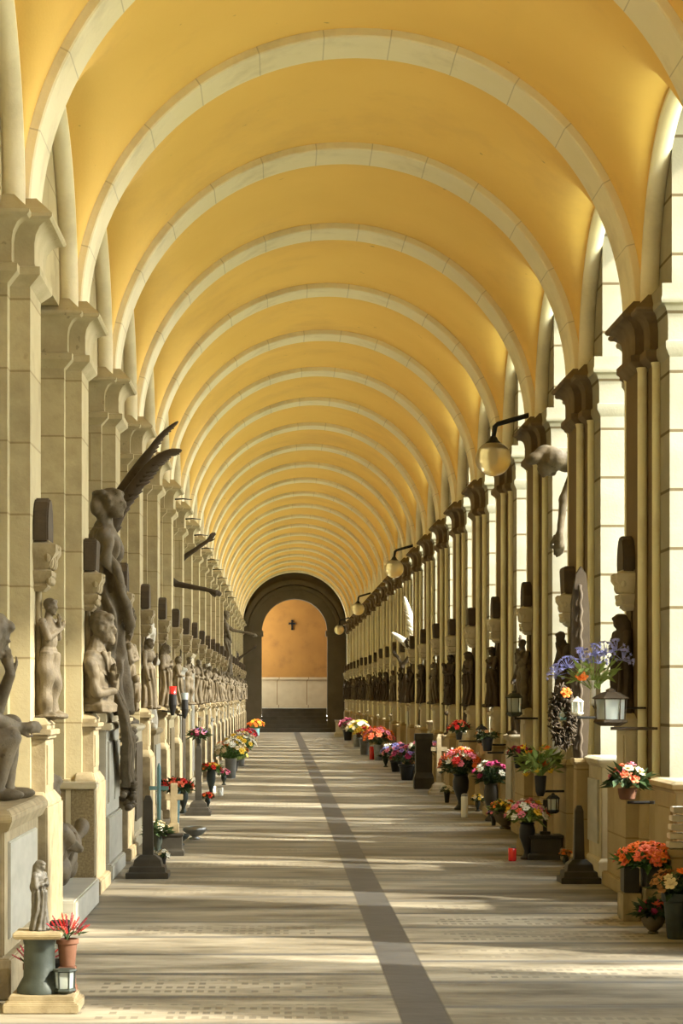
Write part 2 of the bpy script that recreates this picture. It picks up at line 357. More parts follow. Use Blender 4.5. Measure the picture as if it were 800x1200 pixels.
for k in range(NB0, NB1+1):
    y = cy(k)
    for side, x, ms, arr in ((-1, XL, ML, wl), (1, XR, MR, wr)):
        if k < 0:
            poly = PL if side < 0 else PR
            for prof in ([(0, .5), (0, 4.3)], CAPP, BASP):
                arr.loft([[(x+px, y+py, z) for px, py, z in r] for r in levels(poly, prof)])
        else:
            sn = 'left' if side < 0 else 'right'
            r = empty('stone_pier', (x, y, 0), ('pale stone pier with flared capital, ' if side < 0 else 'shade-browned stone pier with slim shafts, ')
                      + ORD[k] + ' from the near end on the ' + sn, 'pier', 'piers along the %s of the arcade' % sn)
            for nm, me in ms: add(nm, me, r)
    # walls above the capitals
    wr.box(3.03, 3.88, y-1.05, y+1.05, 4.70, 6.35)
    pass
wr.box(3.03, 3.9, Y0-2, YEND+.1, 6.30, 7.4)
wl.box(-2.6, -1.76, Y0-2, YEND+.1, 4.70, 7.4); wl.box(-2.9, -2.55, Y0-2, YEND+.1, 0, 7.4)
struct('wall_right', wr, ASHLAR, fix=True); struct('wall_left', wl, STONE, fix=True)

# transverse ribs and the arches along the sides
def arch(ri, ro, y0, y1, n=64, rnd_=.012):
    b = B(); c = rnd_
    prof = [(ri+c, y0), (ri, y0+c), (ri, y1-c), (ri+c, y1), (ro, y1), (ro, y0)]
    rings = [[(r*cos(pi*i/n), y, r*sin(pi*i/n)) for r, y in prof] for i in range(n+1)]
    b.loft(rings); return b
rib = arch(RI, RO+.06, -.31, .31).mesh('vault_rib', None, 'auto', fix=True)
def rib_mat():
    m = RIB.copy(); m.name = 'rib voussoirs'; t = m.node_tree; N = t.nodes.new; L = t.links.new; p = t.nodes['Principled BSDF']
    src = p.inputs['Base Color'].links[0].from_socket
    tcn = N('ShaderNodeTexCoord'); s = N('ShaderNodeSeparateXYZ'); L(tcn.outputs['Object'], s.inputs[0])
    a = N('ShaderNodeMath'); a.operation = 'ARCTAN2'; L(s.outputs['Z'], a.inputs[0]); L(s.outputs['X'], a.inputs[1])
    q = N('ShaderNodeMath'); q.operation = 'MULTIPLY'; q.inputs[1].default_value = 13/pi; L(a.outputs[0], q.inputs[0])
    f = N('ShaderNodeMath'); f.operation = 'FRACT'; L(q.outputs[0], f.inputs[0]); g = N('ShaderNodeMath'); g.operation = 'LESS_THAN'; g.inputs[1].default_value = .018; L(f.outputs[0], g.inputs[0])
    mm = N('ShaderNodeMath'); mm.operation = 'MULTIPLY'; mm.inputs[1].default_value = .45; L(g.outputs[0], mm.inputs[0])
    mx = N('ShaderNodeMixRGB'); L(mm.outputs[0], mx.inputs[0]); L(src, mx.inputs[1]); mx.inputs[2].default_value = (.3, .25, .15, 1); L(mx.outputs[0], p.inputs['Base Color']); return m
rib.materials.append(rib_mat())
tr = B()
for k in range(NB0, NB1+1):
    if k < 0:
        a = arch(RI, RO+.06, -.31, .31); tr.raw(a.v, a.f, Matrix.Translation((XC, cy(k), ZS))); continue
    r = add('vault_rib', rib, None, (XC, cy(k), ZS))
    tag(r, 'plain stone rib arching across the ochre vault, %s from the near end' % ORD[k], 'vault rib', 'ribs across the vault')
struct('trim_1', tr, RIB, fix=True)
def side_arch():
    b = B(); n = 40; prof = []
    for a in range(10):
        t = 2*pi*a/10; prof.append((1.405+.055*cos(t), .075*sin(t)))
    b.loft([[(x, r*cos(pi*i/n), r*sin(pi*i/n)) for r, x in prof] for i in range(n+1)])
    return b.mesh('side_arch', RIB, 'auto', fix=True)
sa = side_arch()
for k in range(-1, NB1):
    ym = (cy(k)+cy(k+1))/2
    for x, sn in ((XC-RO-.02, 'left'), (XC+RO+.03, 'right')):
        o = add('side_arch', sa, None, (x, ym, ZS))
        where = 'nearest the viewer' if k < 0 else 'between the %s and %s piers' % (ORD[k], ORD[k+1])
        tag(o, 'rounded stone arch moulding along the %s side, %s' % (sn, where), 'arch', 'arches along the %s side' % sn)

# far end: dark wall with an arched opening, steps and a lit chamber
def end_wall():
    b = B(); x0, x1 = -2.6, 3.9; rw = 1.43; zs = 4.38; n = 40; y0, y1 = YEND, YEND+.7
    pts = [(XC-rw, 0), (XC-rw, zs)]+[(XC-rw*cos(pi*i/n), zs+rw*sin(pi*i/n)) for i in range(1, n)]+[(XC+rw, zs), (XC+rw, 0)]
    out = []
    for px, pz in pts:
        if pz < zs: out.append((x0 if px < XC else x1, 0))
        else:
            dx, dz = px-XC, max(pz-zs, .0001); 
            t = min((abs(x0-XC) if dx < 0 else abs(x1-XC))/max(abs(dx), 1e-6), (7.35-zs)/dz)
            out.append((XC+dx*t, zs+dz*t))
    m = len(pts)
    for y in (y0, y1):
        b.v += [Vector((p[0], y, p[1])) for p in pts]+[Vector((p[0], y, p[1])) for p in out]
    for i in range(m-1):
        b.f += [(i, i+1, m+i+1, m+i), (2*m+i, 3*m+i, 3*m+i+1, 2*m+i+1), (i, 2*m+i, 2*m+i+1, i+1)]
    return b
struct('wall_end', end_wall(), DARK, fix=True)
b = B()                                         # archivolt and imposts on the end wall
n = 48
for (ri, ro, dp) in ((1.43, 1.56, .03), (1.85, 2.0, .12), (2.05, 2.25, .2)):
    prof = [(ri, 0), (ri, -dp), (ro, -dp), (ro, 0)]
    b.loft([[(XC+r*cos(pi*i/n), YEND+y, 4.38+r*sin(pi*i/n)) for r, y in prof] for i in range(n+1)])
for sx in (-1, 1):
    xa, xb = sorted((XC+sx*1.36, XC+sx*2.1))
    b.box(xa, xb, YEND-.10, YEND+.75, 4.18, 4.30); b.box(xa, xb, YEND-.16, YEND+.75, 4.30, 4.42)
    b.box(*sorted((XC+sx*1.43, XC+sx*2.05)), YEND-.05, YEND+.1, 0, .35)
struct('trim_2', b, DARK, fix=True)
b = B(); NSTEP = 6
for i in range(NSTEP): b.box(XC-1.43 if i else XC-1.6, XC+1.43 if i else XC+1.6, YEND-.32+i*.32, YEND+2.0, i*.172, (i+1)*.172)
o = add('staircase', b.mesh('staircase', STEPM, bevel=.008)); tag(o, 'dark stone steps rising through the arch at the far end', 'steps')
ZT = NSTEP*.172; YB = YEND+4.6
b = B(); b.box(-2.6, 3.9, YEND+1.55, YB+.3, ZT-.3, ZT-.001); struct('landing_floor', b, MARB)
b = B(); b.box(-2.6, 3.9, YB, YB+.3, ZT-.3, 7.4); b.box(3.9, 4.2, YEND+.7, YB+.3, ZT-.3, 7.4); struct('wall_back', b, ORNG)
b = B(); b.box(-2.9, -2.6, YEND+.7, YEND+1.3, ZT-.3, 7.4); b.box(-2.9, -2.6, YEND+4.2, YB+.3, ZT-.3, 7.4); b.box(-2.9, -2.6, YEND+1.3, YEND+4.2, 6.6, 7.4); b.box(-2.9, -2.6, YEND+1.3, YEND+4.2, ZT-.3, 2.0); struct('wall_chamber', b, ORNG)  # unseen side opening, put on the left so only sky light enters
b = B(); b.box(-2.3, 3.6, YB-.05, YB, ZT, 2.33); b.box(-2.3, 3.6, YB-.12, YB, ZT, ZT+.14)
b.box(-2.3, 3.6, YB-.14, YB, 2.33, 2.43); b.box(-2.3, 3.6, YB-.09, YB, 2.28, 2.33)
o = add('panelled_dado', b.mesh('panelled_dado', DADO, bevel=.006)); tag(o, 'pale marble panelling with ledge under the orange back wall', 'panelling')
b = B(); b.box(-.035, .035, -.03, .03, -.24, .17); b.box(-.14, .14, -.03, .03, -.01, .06)
b.box(-.05, .05, -.03, .03, .14, .19); b.box(-.16, -.13, -.03, .03, -.025, .075); b.box(.13, .16, -.03, .03, -.025, .075); b.box(-.05, .05, -.03, .03, -.27, -.22)
o = add('wall_cross', b.mesh('wall_cross', IRON), None, (XC-.08, YB-.031, 4.86)); tag(o, 'small black cross hanging on the orange back wall', 'cross')

# ------------------------------------------------------------------ sculpture toolkit
def carve(b, name, m, vox, fold=None, smooth=1):
    """merge overlapping shapes into one continuous skin and cut drapery folds into it"""
    me = b.mesh(name+'_raw', None, fix=True); o = bpy.data.objects.new(name+'_raw', me); C.objects.link(o)
    r = o.modifiers.new('r', 'REMESH'); r.mode = 'VOXEL'; r.voxel_size = vox; r.use_smooth_shade = True
    s = o.modifiers.new('s', 'SMOOTH'); s.iterations = smooth; s.factor = .5
    dg = bpy.context.evaluated_depsgraph_get(); dg.update()
    s.iterations = smooth; out = bpy.data.meshes.new_from_object(o.evaluated_get(dg)); out.name = name
    bpy.data.objects.remove(o); bpy.data.meshes.remove(me)
    if fold:
        nr = [v.normal.copy() for v in out.vertices]
        for v, nn in zip(out.vertices, nr): v.co += nn*fold(v.co)
    out.materials.clear(); out.materials.append(m)
    out.polygons.foreach_set('use_smooth', [True]*len(out.polygons)); out.update()
    return out
def robe_fold(ztop, amp, n=9, ph=0):
    def f(c):
        if c.z > ztop: return .25*amp*noise.noise(c*18)
        t = min(1, (ztop-c.z)/.15); a = math.atan2(c.y, c.x)
        return t*amp*1.35*(sin(n*a+ph+3*sin(c.z*6+ph))+.7*noise.noise(Vector((a*3, c.z*4, ph))*1.3))
    return f
def head(b, x, y, z, s=1, hair=1, tilt=0, face=0):
    """head with brow, nose, mouth, chin, ears and hair; looks along +x turned by 'face' and nodding by 'tilt'"""
    M = Matrix.Translation((x, y, z)) @ Matrix.Rotation(face, 4, 'Z') @ Matrix.Rotation(tilt, 4, 'Y')
    P = lambda *p: tuple(M @ (Vector(p)*s))
    q = B(); q.ell((0, 0, .008), (.056, .046, .062)); q.ell((.016, 0, -.026), (.038, .033, .042)); q.ell((.044, 0, -.052), (.013, .014, .012))
    q.ell((.058, 0, -.006), (.013, .008, .017)); q.ell((.048, .017, .012), (.012, .014, .006)); q.ell((.048, -.017, .012), (.012, .014, .006)); q.ell((.05, 0, -.031), (.01, .015, .006))
    q.ell((-.002, .047, -.004), (.012, .007, .017)); q.ell((-.002, -.047, -.004), (.012, .007, .017))
    if hair: 
        q.ell((-.014, 0, .026), (.058, .055, .055)); q.ell((.022, .02, .052), (.026, .026, .02)); q.ell((.022, -.02, .052), (.026, .026, .02))
        if hair > 1: q.ell((-.055, 0, -.005), (.035, .035, .05)); q.ell((-.05, 0, -.05), (.03, .04, .05))
    b.raw([tuple(v*s) for v in q.v], q.f, M)
def hand(b, p, dr, s=1, side=1):
    """palm with four curled fingers and a thumb"""
    dr = Vector(dr).normalized(); up = Vector((0, 1, 0)) if abs(dr.y) < .8 else Vector((1, 0, 0))
    sd = dr.cross(up).normalized(); nn = sd.cross(dr).normalized(); p = Vector(p)
    b.cap(tuple(p), tuple(p+dr*.05*s), .017*s, .02*s, 8)
    for i, L in enumerate((.040, .048, .045, .034)):
        a = p+dr*.055*s+sd*((i-1.5)*.0125*s); m1 = a+dr*L*.55*s+nn*.004*s; m2 = m1+dr*L*.5*s+nn*.014*s
        b.cap(tuple(a), tuple(m1), .0068*s, .0062*s, 6); b.cap(tuple(m1), tuple(m2), .0062*s, .0048*s, 6)
    a = p+dr*.015*s-sd*.02*s*side; m1 = a+dr*.03*s-sd*.016*s*side; b.cap(tuple(a), tuple(m1), .009*s, .007*s, 6); b.cap(tuple(m1), tuple(m1+dr*.02*s), .007*s, .005*s, 6)

def figure(kind, seed=0):
    b = B(); c = b.cap; fold = None; H = b
    if kind == 'veiled':          # mourner with bowed head, hands joined
        head(b, .03, 0, .90, 1.05, 1, .45); b.ell((-.005, 0, .905), (.075, .07, .085)); c((-.03, 0, .88), (-.03, 0, .6), .075, .11)
        c((0, 0, .84), (0, 0, .72), .05, .09); b.ell((0, 0, .72), (.085, .125, .13)); b.ell((0, 0, .5), (.09, .11, .13))
        c((0, .11, .78), (.03, .13, .62), .045, .04); c((.03, .13, .62), (.11, .02, .66), .038, .025); c((0, -.11, .78), (.03, -.13, .62), .045, .04); c((.03, -.13, .62), (.11, -.01, .66), .038, .025)
        hand(b, (.10, .005, .66), (.3, 0, 1), .9); b.loft([[(r*cos(t*pi/8)*.9, r*sin(t*pi/8), z) for t in range(16)] for r, z in ((.135, 0), (.12, .1), (.105, .35), (.11, .55))])
        fold = robe_fold(.68, .014, 9, seed)
    elif kind == 'cloaked_man':   # bare chest, arms crossed up to the face, cloth round the legs
        head(b, .02, 0, .925, 1, 1, .15); c((0, 0, .87), (0, 0, .82), .032, .04); b.ell((0, 0, .75), (.075, .115, .095)); b.ell((.01, 0, .64), (.065, .09, .09)); b.ell((0, 0, .54), (.075, .1, .08))
        c((0, .12, .80), (.04, .11, .67), .036, .03); c((.04, .11, .67), (.10, .0, .80), .028, .02); hand(b, (.1, 0, .80), (0, -.3, 1), .8)
        c((0, -.12, .80), (.05, -.10, .66), .036, .03); c((.05, -.10, .66), (.09, .07, .75), .028, .02); hand(b, (.09, .07, .75), (0, .5, 1), .8)
        c((0, .05, .5), (.03, .06, .27), .075, .06); c((.03, .06, .27), (0, .06, .02), .06, .055); c((0, -.05, .5), (.01, -.06, .27), .075, .06); c((.01, -.06, .27), (0, -.06, .02), .06, .055)
        b.ell((.05, .06, .02), (.06, .03, .022)); b.ell((.05, -.06, .02), (.06, .03, .022))
        fold = lambda p: .011*(sin(24*p.z+14*p.y+seed)+noise.noise(p*9)) if p.z < .54 else 0
    elif kind == 'mother':        # woman with an infant and a child at her knee
        head(b, .02, .03, .925, 1, 2, .25, -.4); c((0, .02, .87), (0, 0, .80), .034, .05); b.ell((0, 0, .74), (.085, .12, .11)); b.ell((0, 0, .52), (.09, .115, .12))
        head(b, .11, -.06, .78, .72, 1, 0, 2.4); c((.09, -.05, .72), (.09, -.02, .60), .045, .05); c((0, .12, .78), (.05, .13, .63), .04, .034); c((.05, .13, .63), (.13, -.02, .60), .03, .024)
        c((0, -.12, .78), (.05, -.12, .64), .04, .034); c((.05, -.12, .64), (.12, .02, .66), .03, .024)
        b.loft([[(r*cos(t*pi/8)*.9, r*sin(t*pi/8), z) for t in range(16)] for r, z in ((.13, 0), (.12, .15), (.10, .35), (.115, .55))])
        head(b, .12, .06, .36, .8, 1, -.3, 2.6); c((.11, .06, .30), (.11, .06, .14), .05, .055); c((.11, .03, .14), (.12, .03, .01), .028, .022); c((.11, .09, .14), (.12, .09, .01), .028, .022); c((.10, .10, .28), (.05, .1, .42), .022, .018)
        fold = robe_fold(.60, .013, 10, seed)
    elif kind == 'winged':        # angel with folded wings rising behind
        head(b, .02, 0, .90, 1, 2, .2, .3); c((0, 0, .85), (0, 0, .79), .032, .045); b.ell((0, 0, .73), (.08, .11, .10)); b.ell((0, 0, .52), (.085, .105, .12))
        c((0, .11, .78), (.03, .12, .62), .036, .03); c((.03, .12, .62), (.11, .04, .7), .028, .02); hand(b, (.11, .04, .7), (.2, -.3, 1), .8)
        c((0, -.11, .78), (.02, -.13, .6), .036, .03); c((.02, -.13, .6), (.07, -.1, .45), .028, .02); hand(b, (.07, -.1, .45), (.2, .1, -1), .8)
        for sg in (-1, 1):
            for i in range(7):
                t = i/6; c((-.05, sg*.03, .78), (-.09-.01*i, sg*(.05+.09*t), 1.12-.95*t*t-.05*t), .022, .012, 8)
                b.ell((-.08, sg*(.05+.04*t), .85-.5*t), (.012, .045, .11))
        b.loft([[(r*cos(t*pi/8)*.9, r*sin(t*pi/8), z) for t in range(16)] for r, z in ((.13, 0), (.11, .15), (.095, .35), (.11, .55))])
        fold = robe_fold(.60, .013, 8, seed)
    elif kind == 'raised':        # one arm lifted overhead
        head(b, .02, -.01, .86, 1, 2, -.2, -.3); c((0, 0, .81), (0, 0, .76), .032, .042); b.ell((0, 0, .69), (.078, .11, .10)); b.ell((0, 0, .50), (.085, .105, .11)); b.ell((0, 0, .60), (.062, .08, .08))
        c((0, .10, .75), (.02, .14, .87), .034, .028); c((.02, .14, .87), (.04, .08, 1.0), .026, .018); hand(b, (.04, .08, 1.0), (0, -.6, .8), .8)
        c((0, -.11, .74), (.05, -.13, .58), .034, .028); c((.05, -.13, .58), (.11, -.03, .55), .026, .018); hand(b, (.11, -.03, .55), (.2, 1, 0), .8)
        b.loft([[(r*cos(t*pi/8)*.9+.015*sin(z*7), r*sin(t*pi/8), z) for t in range(16)] for r, z in ((.125, 0), (.11, .12), (.09, .32), (.105, .52))])
        fold = robe_fold(.56, .014, 9, seed)
    else:                         # 'thinker' robed old man leaning, hand on chin
        head(b, .05, 0, .90, 1.05, 1, .35, .2); b.ell((.085, .01, .83), (.025, .03, .045)); c((.01, 0, .85), (0, 0, .79), .036, .06); b.ell((.0, 0, .72), (.09, .125, .11)); b.ell((0, 0, .52), (.095, .115, .13))
        c((0, .12, .77), (.06, .13, .60), .045, .036); c((.06, .13, .60), (.11, .03, .80), .03, .022); hand(b, (.11, .03, .8), (-.2, -.2, 1), .8); c((0, -.12, .77), (.04, -.14, .6), .045, .036); c((.04, -.14, .6), (.13, .05, .56), .03, .022)
        c((-.06, .0, .78), (-.04, .08, .2), .06, .10); b.loft([[(r*cos(t*pi/8)*.9, r*sin(t*pi/8), z) for t in range(16)] for r, z in ((.14, 0), (.125, .15), (.11, .35), (.12, .55))])
        fold = robe_fold(.66, .016, 7, seed)
    b.box(-.09, .12, -.12, .12, -.01, .015)
    return b, fold
KINDS = ['cloaked_man', 'mother', 'veiled', 'winged', 'raised', 'thinker']
DESC = {'veiled': 'of a veiled mourner', 'cloaked_man': 'of a bare-chested man with crossed arms', 'mother': 'of a mother with two children',
        'winged': 'of an angel with folded wings', 'raised': 'of a woman with one arm raised', 'thinker': 'of a bearded man in robes'}
FIG = {}
for i, kd in enumerate(KINDS):
    b, fo = figure(kd, i*1.3); FIG[kd] = carve(b, 'statuette_'+kd, SCUL, .0085, fo)
def with_mat(me, m):
    q = me.copy(); q.materials.clear(); q.materials.append(m); return q
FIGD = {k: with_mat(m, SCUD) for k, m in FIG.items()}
FIGW = {k: with_mat(m, SCUW) for k, m in FIG.items()}

# carved supports on every pier: pedestal, colonnette, leafy canopy and dark slab; a statuette stands in each
def shrine(side):
    s = -side                                   # towards the corridor
    def bx(b, u0, u1, v, z0, z1): return b.box(s*u0, s*u1, -v, v, z0, z1)
    lo = B(); bx(lo, -.05, .13, .50, 0, .90); bx(lo, -.05, .17, .54, 0, .12)
    lo.loft([[(s*-.05, -.5, .90), (s*.13, -.5, .90), (s*.13, .5, .90), (s*-.05, .5, .90)][::1 if s > 0 else -1], [(s*-.05, -.30, .98), (s*.09, -.30, .98), (s*.09, .30, .98), (s*-.05, .30, .98)][::1 if s > 0 else -1]])
    up = B(); bx(up, -.02, .09, .25, .95, 1.32); bx(up, .085, .10, .18, 1.02, 1.28)
    for v, u, z0, z1 in ((.27, .11, 1.32, 1.345), (.29, .13, 1.345, 1.38), (.26, .10, 1.38, 1.41)): bx(up, -.02, u, v, z0, z1)
    up.loft([[(s*-.02, -.24, 1.41), (s*.11, -.24, 1.41), (s*.11, .24, 1.41), (s*-.02, .24, 1.41)], [(s*.0, -.12, 1.455), (s*.07, -.12, 1.455), (s*.07, .12, 1.455), (s*.0, .12, 1.455)]])
    cl = B(); cl.lathe([(.035, 1.42), (.03, 1.46), (.024, 1.5), (.022, 2.3), (.03, 2.33)], 12, (s*.02, 0, 0))
    ca = B()
    ca.loft([[(s*(-.02), -v, z), (s*u, -v, z), (s*u, v, z), (s*(-.02), v, z)] for z, u, v in ((2.30, .06, .08), (2.33, .09, .11), (2.35, .08, .10), (2.40, .12, .14), (2.43, .12, .15), (2.44, .09, .12), (2.50, .12, .15), (2.55, .15, .18), (2.60, .15, .18), (2.62, .10, .14), (2.66, .09, .13))])
    for i in range(7):
        a = (i-3)/3; ca.ell((s*(.125-.03*abs(a)), a*.15, 2.505+.03*cos(i*2.1)), (.028, .026, .05), 8, 6); ca.ell((s*(.145-.03*abs(a)), a*.14, 2.585), (.022, .02, .022), 8, 6)
    for i in range(5): ca.ell((s*.10, (i-2)*.055, 2.37), (.022, .022, .03), 8, 6)
    sl = B(); sl.loft([[(s*.0, -v, z), (s*u, -v, z), (s*u, v, z), (s*.0, v, z)] for z, u, v in ((2.62, .10, .17), (2.86, .11, .18), (2.89, .10, .16))])
    slr = B(); slr.loft([[(s*.0, -v, z), (s*.10, -v, z), (s*.10, v, z), (s*.0, v, z)] for z, v in ((2.62, .17), (2.74, .175), (2.82, .15), (2.88, .10), (2.91, .04))])
    pm = SHRN if side < 0 else PEDW
    return dict(base=lo.mesh('pedestal_base', SHRN if side < 0 else STONE_R, bevel=.01), pedestal=up.mesh('pedestal', pm, fix=True, bevel=.004), colonnette=cl.mesh('colonnette', SHRN, True, fix=True),
                canopy=ca.mesh('canopy', SHRN if side < 0 else PEDW, 'auto', fix=True), slab=sl.mesh('slab', SCUD, bevel=.01), slab2=slr.mesh('slab', SCUD, bevel=.01))
SH = {-1: shrine(-1), 1: shrine(1)}
for side, xf, sn in ((-1, XL, 'left'), (1, XR, 'right')):
    seq = ['cloaked_man', 'thinker', 'mother', 'winged', 'veiled', 'raised'] if side < 0 else ['raised', 'veiled', 'thinker', 'cloaked_man', 'winged', 'veiled', 'mother']
    for k in range(NB1+1):
        y = cy(k); sh = SH[side]; odd = rnd.random() < .4
        r = empty('statue_niche', (xf, y, 0), 'carved pedestal and canopy with dark %s slab on the %s %s pier' % ('pointed' if odd else 'square', ORD[k], sn), 'statue niche', 'statue niches on the %s piers' % sn)
        add('pedestal_base', sh['base'], r); add('pedestal', sh['pedestal'], r); add('colonnette', sh['colonnette'], r)
        j = rnd.uniform(-.03, .03)
        cn = add('canopy', sh['canopy'], r, (0, 0, j)); add('slab', sh['slab2' if odd else 'slab'], cn, label='dark top slab')
        kd = seq[k % len(seq)]
        far = k > 8
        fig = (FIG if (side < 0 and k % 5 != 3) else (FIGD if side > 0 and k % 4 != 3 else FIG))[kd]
        tone = 'dark' if fig in FIGD.values() else 'stone'
        if side < 0 and k == 1: continue
        o = add('statuette', fig, None, (xf-side*.085, y, 1.463), (0, 0, (0 if side < 0 else pi)+rnd.uniform(-.3, .3)+(-.45 if side < 0 else .45)), .80*rnd.uniform(.96, 1.03))
        tag(o, '%s statuette %s on the %s %s pier' % (tone, DESC[kd], ORD[k], sn), 'statue', 'statuettes on the %s piers' % sn)

# ------------------------------------------------------------------ large sculptures
def wing(b, p0, dirs, n=13, L=1.0, wd=.06, thick=.014, side=1):
    """a spar following dirs with overlapping feather blades hanging from it"""
    pts = [Vector(p) for p in dirs]
    b.tube(pts, [.05-.034*i/(len(pts)-1) for i in range(len(pts))], 10)
    m = len(pts)-1
    for i in range(n):
        t = i/(n-1); f = t*m; a = min(int(f), m-1); p = pts[a].lerp(pts[a+1], f-a); tg = (pts[a+1]-pts[a]).normalized()
        dn = (Vector(p0)*(.24-.22*t)+tg*(.9+.2*t)).normalized()
        ln = L*(.55-.38*t); q = p+dn*ln
        b.tube([p, p.lerp(q, .35), p.lerp(q, .8), q], [.02, wd, wd*.85, .012], 8, flat=.22)
def blade(b, pts, wid, th=.02, feathers=14, sgn=-1):
    P = [Vector(p) for p in pts]; K = 24; rings = []; cl = []
    for i in range(K+1):
        f = i/K*(len(P)-1); a = min(int(f), len(P)-2); u = f-a
        p0, p1, p2, p3 = P[max(a-1, 0)], P[a], P[a+1], P[min(a+2, len(P)-1)]
        p = .5*((2*p1)+(p2-p0)*u+(2*p0-5*p1+4*p2-p3)*u*u+(3*p1-p0-3*p2+p3)*u**3); cl.append(p)
    for i, p in enumerate(cl):
        t = (cl[min(i+1, K)]-cl[max(i-1, 0)]).normalized(); nrm = Vector((-t.z, 0, t.x)).normalized(); w_ = wid(i/K)
        rings.append([tuple(p+nrm*(w_*cos(2*pi*k/12))+Vector((0, 1, 0))*(th*sin(2*pi*k/12))) for k in range(12)])
    b.loft(rings)
    for i in range(feathers):
        t = .12+.83*i/feathers; j = int(t*K); p = cl[j]; tg = (cl[min(j+1, K)]-cl[max(j-1, 0)]).normalized(); nrm = Vector((-tg.z, 0, tg.x)).normalized()*sgn
        w_ = wid(t); q = p+nrm*(w_*1.25)+tg*(w_*1.7); b.tube([tuple(p), tuple(p.lerp(q, .6)), tuple(q)], [w_*.5, w_*.34, .006], 7)
# angel with raised wings above the second bay on the left
ax, ay, az = -1.60, 20.0, 1.45
b = B(); c = b.cap
head(b, .09, -.06, 1.88, 1.9, 2, .05, -.2)
for i in range(16): b.ell((.02+.09*cos(i*1.9), -.06+.09*sin(i*1.9), 1.96+.03*cos(i*2.7)), (.035, .035, .03))
b.ell((-.06, -.06, 1.86), (.06, .09, .09))
c((.02, 0, 1.77), (0, 0, 1.66), .065, .10); b.ell((0, 0, 1.50), (.16, .22, .22)); b.ell((.02, 0, 1.22), (.13, .18, .2)); b.ell((0, 0, 1.0), (.17, .22, .2))
c((.02, .21, 1.60), (.10, .24, 1.28), .07, .052); c((.10, .24, 1.28), (.16, .02, .98), .05, .036); hand(b, (.16, .02, .98), (.3, -.4, -1), 1.8)
c((.02, -.21, 1.60), (.10, -.22, 1.26), .07, .052); c((.10, -.22, 1.26), (.20, -.12, .96), .05, .036); hand(b, (.20, -.12, .92), (.3, .2, -1), 1.8)
b.loft([[(r*cos(t*pi/10)*.85+dx, r*sin(t*pi/10), z) for t in range(20)] for r, z, dx in ((.26, 0, .04), (.24, .25, .03), (.20, .6, .0), (.21, 1.0, 0))])
ang = carve(b, 'angel_body', SCUL, .013, robe_fold(1.62, .022, 9, .4))
r = empty('angel_sculpture', (ax, ay, az), 'tall robed angel sculpture with dark wings raised towards the vault, on the marble tomb', 'sculpture')
add('body', ang, r)
b = B(); blade(b, [(-.02, .30, 1.60), (.06, .34, 1.86), (.24, .36, 2.16), (.40, .36, 2.40), (.52, .36, 2.56), (.66, .36, 2.68)], lambda t: .062*(1-t)**.5*(.75+.5*sin(pi*min(1, t*1.6)))+.006, .025, 16)
add('wing', b.mesh('wing', SCUD, True, fix=True), r, label='dark feathered wing')
b = B(); blade(b, [(.0, .22, 1.5), (.14, .24, 1.86), (.30, .24, 2.10), (.44, .24, 2.27), (.57, .24, 2.37), (.70, .24, 2.40)], lambda t: .058*(1-t)**.4*(.75+.5*sin(pi*t))+.006, .025, 16)
add('wing', b.mesh('wing', SCUD, True, fix=True), r, label='dark feathered wing')
# marble tomb below
t = empty('marble_tomb', (-1.9, 19.75, 0), 'tall pale marble tomb under the winged angel on the left', 'tomb')
b = B(); b.box(-.6, .46, -.78, .85, 0, .14); b.box(-.6, .43, -.74, .82, .14, .55); add('base', b.mesh('base', MARB, bevel=.012), t)
b = B(); b.box(-.6, .40, -.72, .80, .55, 1.30); b.box(-.6, .42, -.6, -.05, .66, 1.2); b.box(-.6, .42, .08, .66, .66, 1.2); add('panel', b.mesh('panel', MARB, bevel=.01), t)
b = B(); b.box(-.6, .45, -.76, .84, 1.30, 1.36); b.box(-.6, .40, -.72, .80, 1.36, 1.45); add('cornice', b.mesh('cornice', PEDW, bevel=.01), t)
# portrait bust of an old man
b = B(); head(b, .05, 0, .33, 1.75, 1, .15, .3); b.ell((.115, .03, .235), (.035, .035, .05)); b.cap((.0, 0, .22), (-.01, 0, .12), .06, .09); b.ell((-.01, 0, .03), (.11, .19, .13)); b.ell((0, 0, -.14), (.12, .16, .2))
b.cap((.03, .17, .04), (.08, .15, -.18), .055, .048); b.cap((.08, .15, -.18), (.15, .0, -.10), .042, .032); hand(b, (.15, .0, -.10), (.2, -.6, .8), 1.5); b.cap((.02, -.17, .04), (.07, -.15, -.2), .055, .048); b.cap((.07, -.15, -.2), (.15, -.02, -.2), .042, .032)
b.cap((.09, .05, .12), (.12, .01, -.08), .018, .014); b.cap((.09, -.06, .12), (.12, -.01, -.08), .018, .014); b.frustum(0, 0, [(-.36, .12, .15), (-.30, .12, .15), (-.28, .09, .12), (-.2, .10, .13)])
o = add('portrait_bust', carve(b, 'portrait_bust', SCUL, .008, lambda p: .007*sin(26*p.y+30*p.z)+.012*noise.noise(p*14) if p.z < .14 else .004*noise.noise(p*40)), None, (-1.50, 18.08, 1.825), (0, 0, -.35)); tag(o, 'stone half-length portrait of an old man on the second left pier', 'bust')
